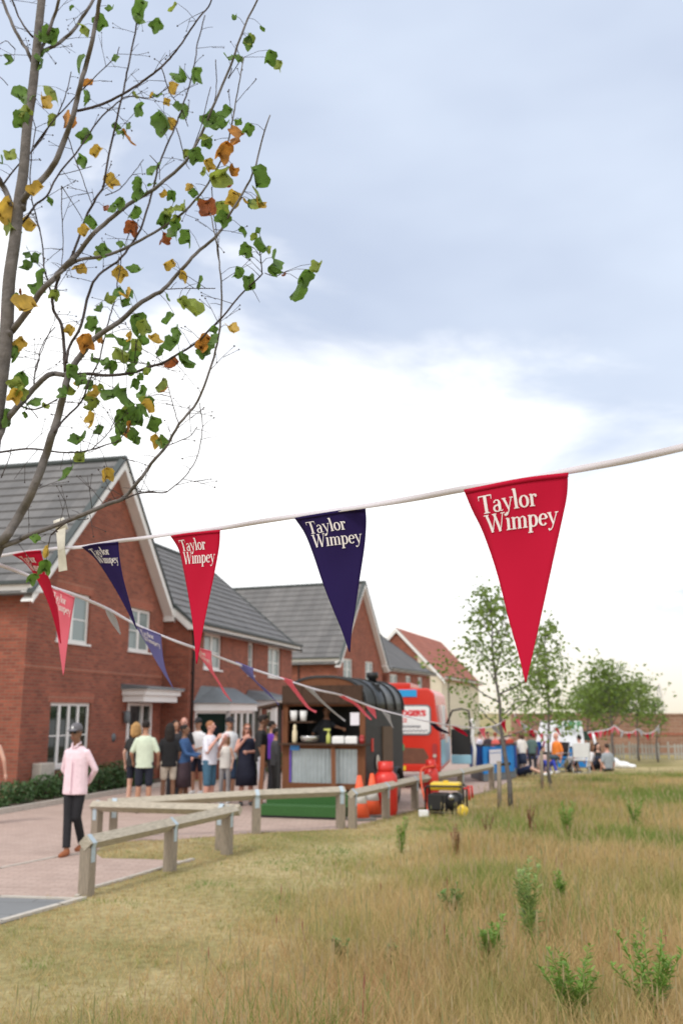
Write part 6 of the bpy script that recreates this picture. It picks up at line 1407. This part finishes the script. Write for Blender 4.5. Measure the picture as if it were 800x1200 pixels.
def pnoise(x, y, s, seed):
    r = np.random.default_rng(seed); v = np.zeros_like(x)
    for o in range(4):
        k = 2 ** o; ph = r.uniform(0, 6.28, 6); a = r.uniform(0, 6.28, 3)
        for j in range(3): v += np.sin((x * np.cos(a[j]) + y * np.sin(a[j])) * k / s * 2.1 + ph[j] + 1.3 * np.sin((x * np.sin(a[j]) - y * np.cos(a[j])) * k / s * 1.3 + ph[j + 3])) / (3 * k)
    return v / 1.2
def ex_(y): return np.interp(y, [p[1] for p in EDGE], [p[0] for p in EDGE])
def blades(name, x, y, h, wd, tint, lean, label=None, seg=2, cat=None, mat_='blade'):
    n = len(x); a = rng.uniform(0, 2 * PI, n); la = rng.uniform(0, 2 * PI, n); dx, dy = np.cos(a) * wd / 2, np.sin(a) * wd / 2
    lx, ly = np.cos(la) * lean * h, np.sin(la) * lean * h
    if seg == 1:
        V = np.stack([np.stack([x - dx, y - dy, np.zeros(n)], 1), np.stack([x + dx, y + dy, np.zeros(n)], 1), np.stack([x + lx, y + ly, h], 1)], 1).reshape(-1, 3)
        idx = np.arange(3 * n, dtype=np.int32); ls = np.arange(n, dtype=np.int32) * 3; lt = np.full(n, 3, np.int32); per = 3
    else:
        mx, my = x + lx * .35, y + ly * .35
        V = np.stack([np.stack([x - dx, y - dy, np.zeros(n)], 1), np.stack([x + dx, y + dy, np.zeros(n)], 1), np.stack([mx + dx * .8, my + dy * .8, h * .58], 1), np.stack([mx - dx * .8, my - dy * .8, h * .58], 1), np.stack([x + lx, y + ly, h * .96], 1)], 1).reshape(-1, 3)
        b = (np.arange(n, dtype=np.int32) * 5)[:, None]; idx = np.concatenate([b + np.array([[0, 1, 2, 3]]), b + np.array([[3, 2, 4]])], 1).astype(np.int32).ravel()
        lt = np.tile(np.array([4, 3], np.int32), n); ls = np.concatenate([[0], np.cumsum(lt)[:-1]]).astype(np.int32); per = 5
    me = bpy.data.meshes.new(name); me.vertices.add(len(V)); me.vertices.foreach_set('co', V.astype(np.float32).ravel()); me.loops.add(len(idx)); me.loops.foreach_set('vertex_index', idx)
    me.polygons.add(len(ls)); me.polygons.foreach_set('loop_start', ls); me.polygons.foreach_set('loop_total', lt); me.update(calc_edges=True)
    at = me.attributes.new('tint', 'FLOAT', 'POINT'); at.data.foreach_set('value', np.repeat(np.clip(tint, 0, 1), per).astype(np.float32))
    me.materials.append(M[mat_]); o = bpy.data.objects.new(name, me); COL.objects.link(o); tag(o, label, cat, kind='stuff'); return o
def inside(poly, x, y):
    c = np.zeros(len(x), bool); n = len(poly)
    for i in range(n):
        x0, y0 = poly[i][:2]; x1, y1 = poly[(i + 1) % n][:2]; q = ((y0 > y) != (y1 > y)) & (x < (x1 - x0) * (y - y0) / (y1 - y0 + 1e-12) + x0); c ^= q
    return c
def sample(n, y0, y1, pw):
    """points in the view wedge, density falling with distance"""
    u = rng.random(n); y = (y0 ** (2 - pw) + u * (y1 ** (2 - pw) - y0 ** (2 - pw))) ** (1 / (2 - pw)); x = rng.uniform(-.43, .43, n) * (y + 1); return x, y
# meadow: tall dry grass
x, y = sample(380000, 4.6, 41, 1.05)
d = x - ex_(y) + pnoise(x, y, 1.2, 1) * .8 + rng.normal(0, .25, len(x))
k = d > 0; x, y, d = x[k], y[k], d[k]
nz = pnoise(x, y, 2.6, 2); nz2 = pnoise(x, y, .8, 3)
fade = np.clip(d / 1.5, .35, 1); h = (.17 + .13 * rng.random(len(x)) + .07 * nz2) * fade * np.interp(y, [6, 14, 20, 30, 40], [1.05, 1.0, .75, .42, .5])
h = np.clip(h, .05, .6) * np.where(rng.random(len(x)) < .05, 1.6, 1)
green = np.clip(nz * 1.2 + .12 + np.clip((y - 8) / 25, 0, .25), 0, 1)
nearb = np.clip((9.5 - y) / 3, 0, 1)
tint = np.clip(.68 + rng.normal(0, .12, len(x)) - green * .48 - np.clip(nz2, 0, 1) * .12 + nearb * .12, 0, 1)
blades('meadow_grass', x, y, h, .0018 + y * .00027, tint, .3 + .95 * rng.random(len(x)) ** 1.5, 'tall dry brown and green meadow grass covering the right side of the field', cat='meadow grass')
# taller green shoots in loose patches
x, y = sample(60000, 4.8, 34, 1.0); d = x - ex_(y); k = (d > .8) & (pnoise(x, y, 1.5, 11) + rng.normal(0, .15, len(x)) > .42); x, y = x[k], y[k]
blades('meadow_shoots', x, y, (.24 + .22 * rng.random(len(x))) * np.interp(y, [6, 14, 20, 30, 40], [1.05, 1.0, .75, .45, .4]), .0028 + y * .0003, np.clip(rng.normal(.12, .1, len(x)), 0, .4), .1 + .5 * rng.random(len(x)), 'loose patches of fresh green shoots in the dry meadow', cat='green shoots')

# mown strip
x, y = sample(170000, 4.8, 30, 1.15)
d = x - ex_(y) + pnoise(x, y, 1.2, 1) * .8; k = (d < .3) & ~inside(pav, x, y) & ~inside(gs, x, y) & (x < 8); x, y, d = x[k], y[k], d[k]
nz = pnoise(x, y, 2.0, 5); nz2 = pnoise(x, y, .5, 6)
h = .022 + .028 * rng.random(len(x)) + .012 * nz2 + .03 * np.clip(1 + d / 1.2, 0, 1)
tint = np.clip(.60 + rng.normal(0, .14, len(x)) - np.clip(nz, -.3, 1) * .36 - np.clip(nz2 - .3, 0, 1) * .9, 0, 1)
blades('mown_grass', x, y, np.clip(h, .012, .1), .0030 + y * .00035, tint, .4 + .7 * rng.random(len(x)), 'short dry mown grass between the rails and the meadow', seg=1, cat='mown grass')
# thin pale and reddish flowering stalks standing above the meadow
x, y = sample(7000, 4.8, 34, 1.0); d = x - ex_(y) + pnoise(x, y, 1.2, 1) * .8; k = d > .2; x, y = x[k], y[k]
V = []; Fc = []; T_ = []
M['stalk'] = blade_mat('seed_stalks', [(0, (.17, .22, .07)), (.5, (.42, .34, .19)), (1, (.30, .14, .09))])
g = MB(); tv = []
for i in range(len(x)):
    hh = rng.uniform(.26, .44) * float(np.interp(y[i], [14, 26, 34], [1, .6, .5])); a = rng.uniform(0, 6.3); l = rng.uniform(.03, .22); X, Y = x[i], y[i]; w_ = .0009 + Y * .00010
    tx, ty = X + math.cos(a) * l, Y + math.sin(a) * l
    g.add([(X - w_, Y, 0), (X + w_, Y, 0), (tx + w_, ty, hh * .72), (tx - w_, ty, hh * .72), (tx + w_ * 3.5, ty, hh * .84), (tx - w_ * 3.5, ty, hh * .84), (tx, ty, hh)], [(0, 1, 2, 3), (3, 2, 4, 5), (5, 4, 6)])
    t = rng.choice([.2, .5, .55, .6, 1.0], p=[.24, .3, .24, .2, .02]); tv += [t] * 7
o = g.build('seed_stalks', 'stalk'); at = o.data.attributes.new('tint', 'FLOAT', 'POINT'); at.data.foreach_set('value', np.array(tv, np.float32)); tag(o, 'thin flowering grass stalks standing above the meadow', 'grass stalks', kind='stuff')
# individual tall weeds
M['weed'] = leaf_mat('fresh_green_weed', (.20, .34, .06), .3, .3); M['weed_pale'] = leaf_mat('pale_green_weed', (.30, .40, .13), .25, .3); M['dock'] = leaf_mat('rusty_dock', (.24, .08, .045), .3, .15); M['weed_b'] = leaf_mat('low_weed', (.15, .27, .07), .3, .3)
def weed(label, loc, h, n, m_, seed, sp=.14, leafl=.10, leafw=.012, cl='weeds rising out of the meadow'):
    r = random.Random(seed); root = thing('weed', label, 'weed', loc, 0, cl); s_ = MB(); f = MB()
    for i in range(n):
        a = r.uniform(0, 6.3); q = Vector((r.uniform(-.02, .02), r.uniform(-.02, .02), 0)); e = Vector((math.cos(a) * sp * r.uniform(.3, 1), math.sin(a) * sp * r.uniform(.3, 1), h * r.uniform(.6, 1)))
        P_ = [q, q.lerp(e, .4) + Vector((0, 0, h * .08)), q.lerp(e, .75) + Vector((0, 0, h * .04)), e]; s_.tube(P_, [.005, .004, .003, .0015], 5)
        m2 = 38
        for j in range(m2):
            t = .08 + .92 * j / m2; p = P_[0].lerp(P_[1], t * 2.5) if t < .4 else P_[1].lerp(P_[3], (t - .4) / .6); b_ = r.uniform(0, 6.3); l = leafl * (1.15 - .7 * t) * r.uniform(.6, 1.2)
            dv = Vector((math.cos(b_) * .8, math.sin(b_) * .8, r.uniform(.3, 1.0))).normalized(); sd_ = dv.cross(Vector((0, 0, 1))).normalized() * leafw * r.uniform(.7, 1.2)
            f.add([p, p + dv * l * .45 + sd_, p + dv * l - Vector((0, 0, l * .2)), p + dv * l * .45 - sd_], [(0, 1, 2, 3)])
    s_.build('stem', m_, root); f.build('leaves', m_, root); return root
def at(xb, yb, yt):
    p = G(xb, yb); d_ = ray(xb, yt); t = p.y / d_[1]; return p, max(.15, H + d_[2] * t)
for lab, xb, yb, yt, n, m_, sp, ll, lw in (
    ('tallest pale green spiky weed, rising in the middle of the meadow', 622, 1112, 1010, 6, 'weed_pale', .13, .13, .022),
    ('bright green feathery weed left of the tallest one', 576, 1140, 1080, 7, 'weed', .13, .12, .015),
    ('spreading dark green weed at the bottom edge, right of centre', 672, 1207, 1118, 10, 'weed', .26, .12, .013),
    ('branching green weed near the bottom right corner', 766, 1200, 1098, 10, 'weed', .30, .12, .013),
    ('low green tuft near the bottom, left of the feathery weed', 400, 1126, 1108, 7, 'weed_b', .09, .08, .016),
    ('low green tuft right of the bottom centre', 456, 1130, 1114, 6, 'weed_b', .07, .07, .016),
    ('slim green weed behind the tallest spiky one', 655, 1068, 1025, 6, 'weed', .12, .11, .015),
    ('rusty dock stalk standing left of the middle of the meadow', 535, 1006, 968, 4, 'dock', .10, .06, .016),
    ('rusty dock stalk near the tallest young tree', 572, 985, 955, 4, 'dock', .12, .06, .018),
    ('rusty dock stalk right of the tallest young tree', 622, 985, 945, 4, 'dock', .10, .06, .018),
    ('tuft of green weeds in the upper meadow right of centre', 665, 985, 940, 6, 'weed', .2, .12, .016),
    ('leafy green weed near the right edge of the upper meadow', 745, 975, 935, 6, 'weed', .2, .12, .016),
    ('tall green weed at the border of the mown grass', 470, 1000, 962, 5, 'weed', .12, .10, .013),
    ('broad green weed patch left of the feathery weed', 528, 1075, 1040, 6, 'weed_b', .16, .1, .014)):
    p, hh = at(xb, yb, yt); weed(lab, p, hh * 1.15, n + 1, m_, xb, sp, ll, lw * .8)
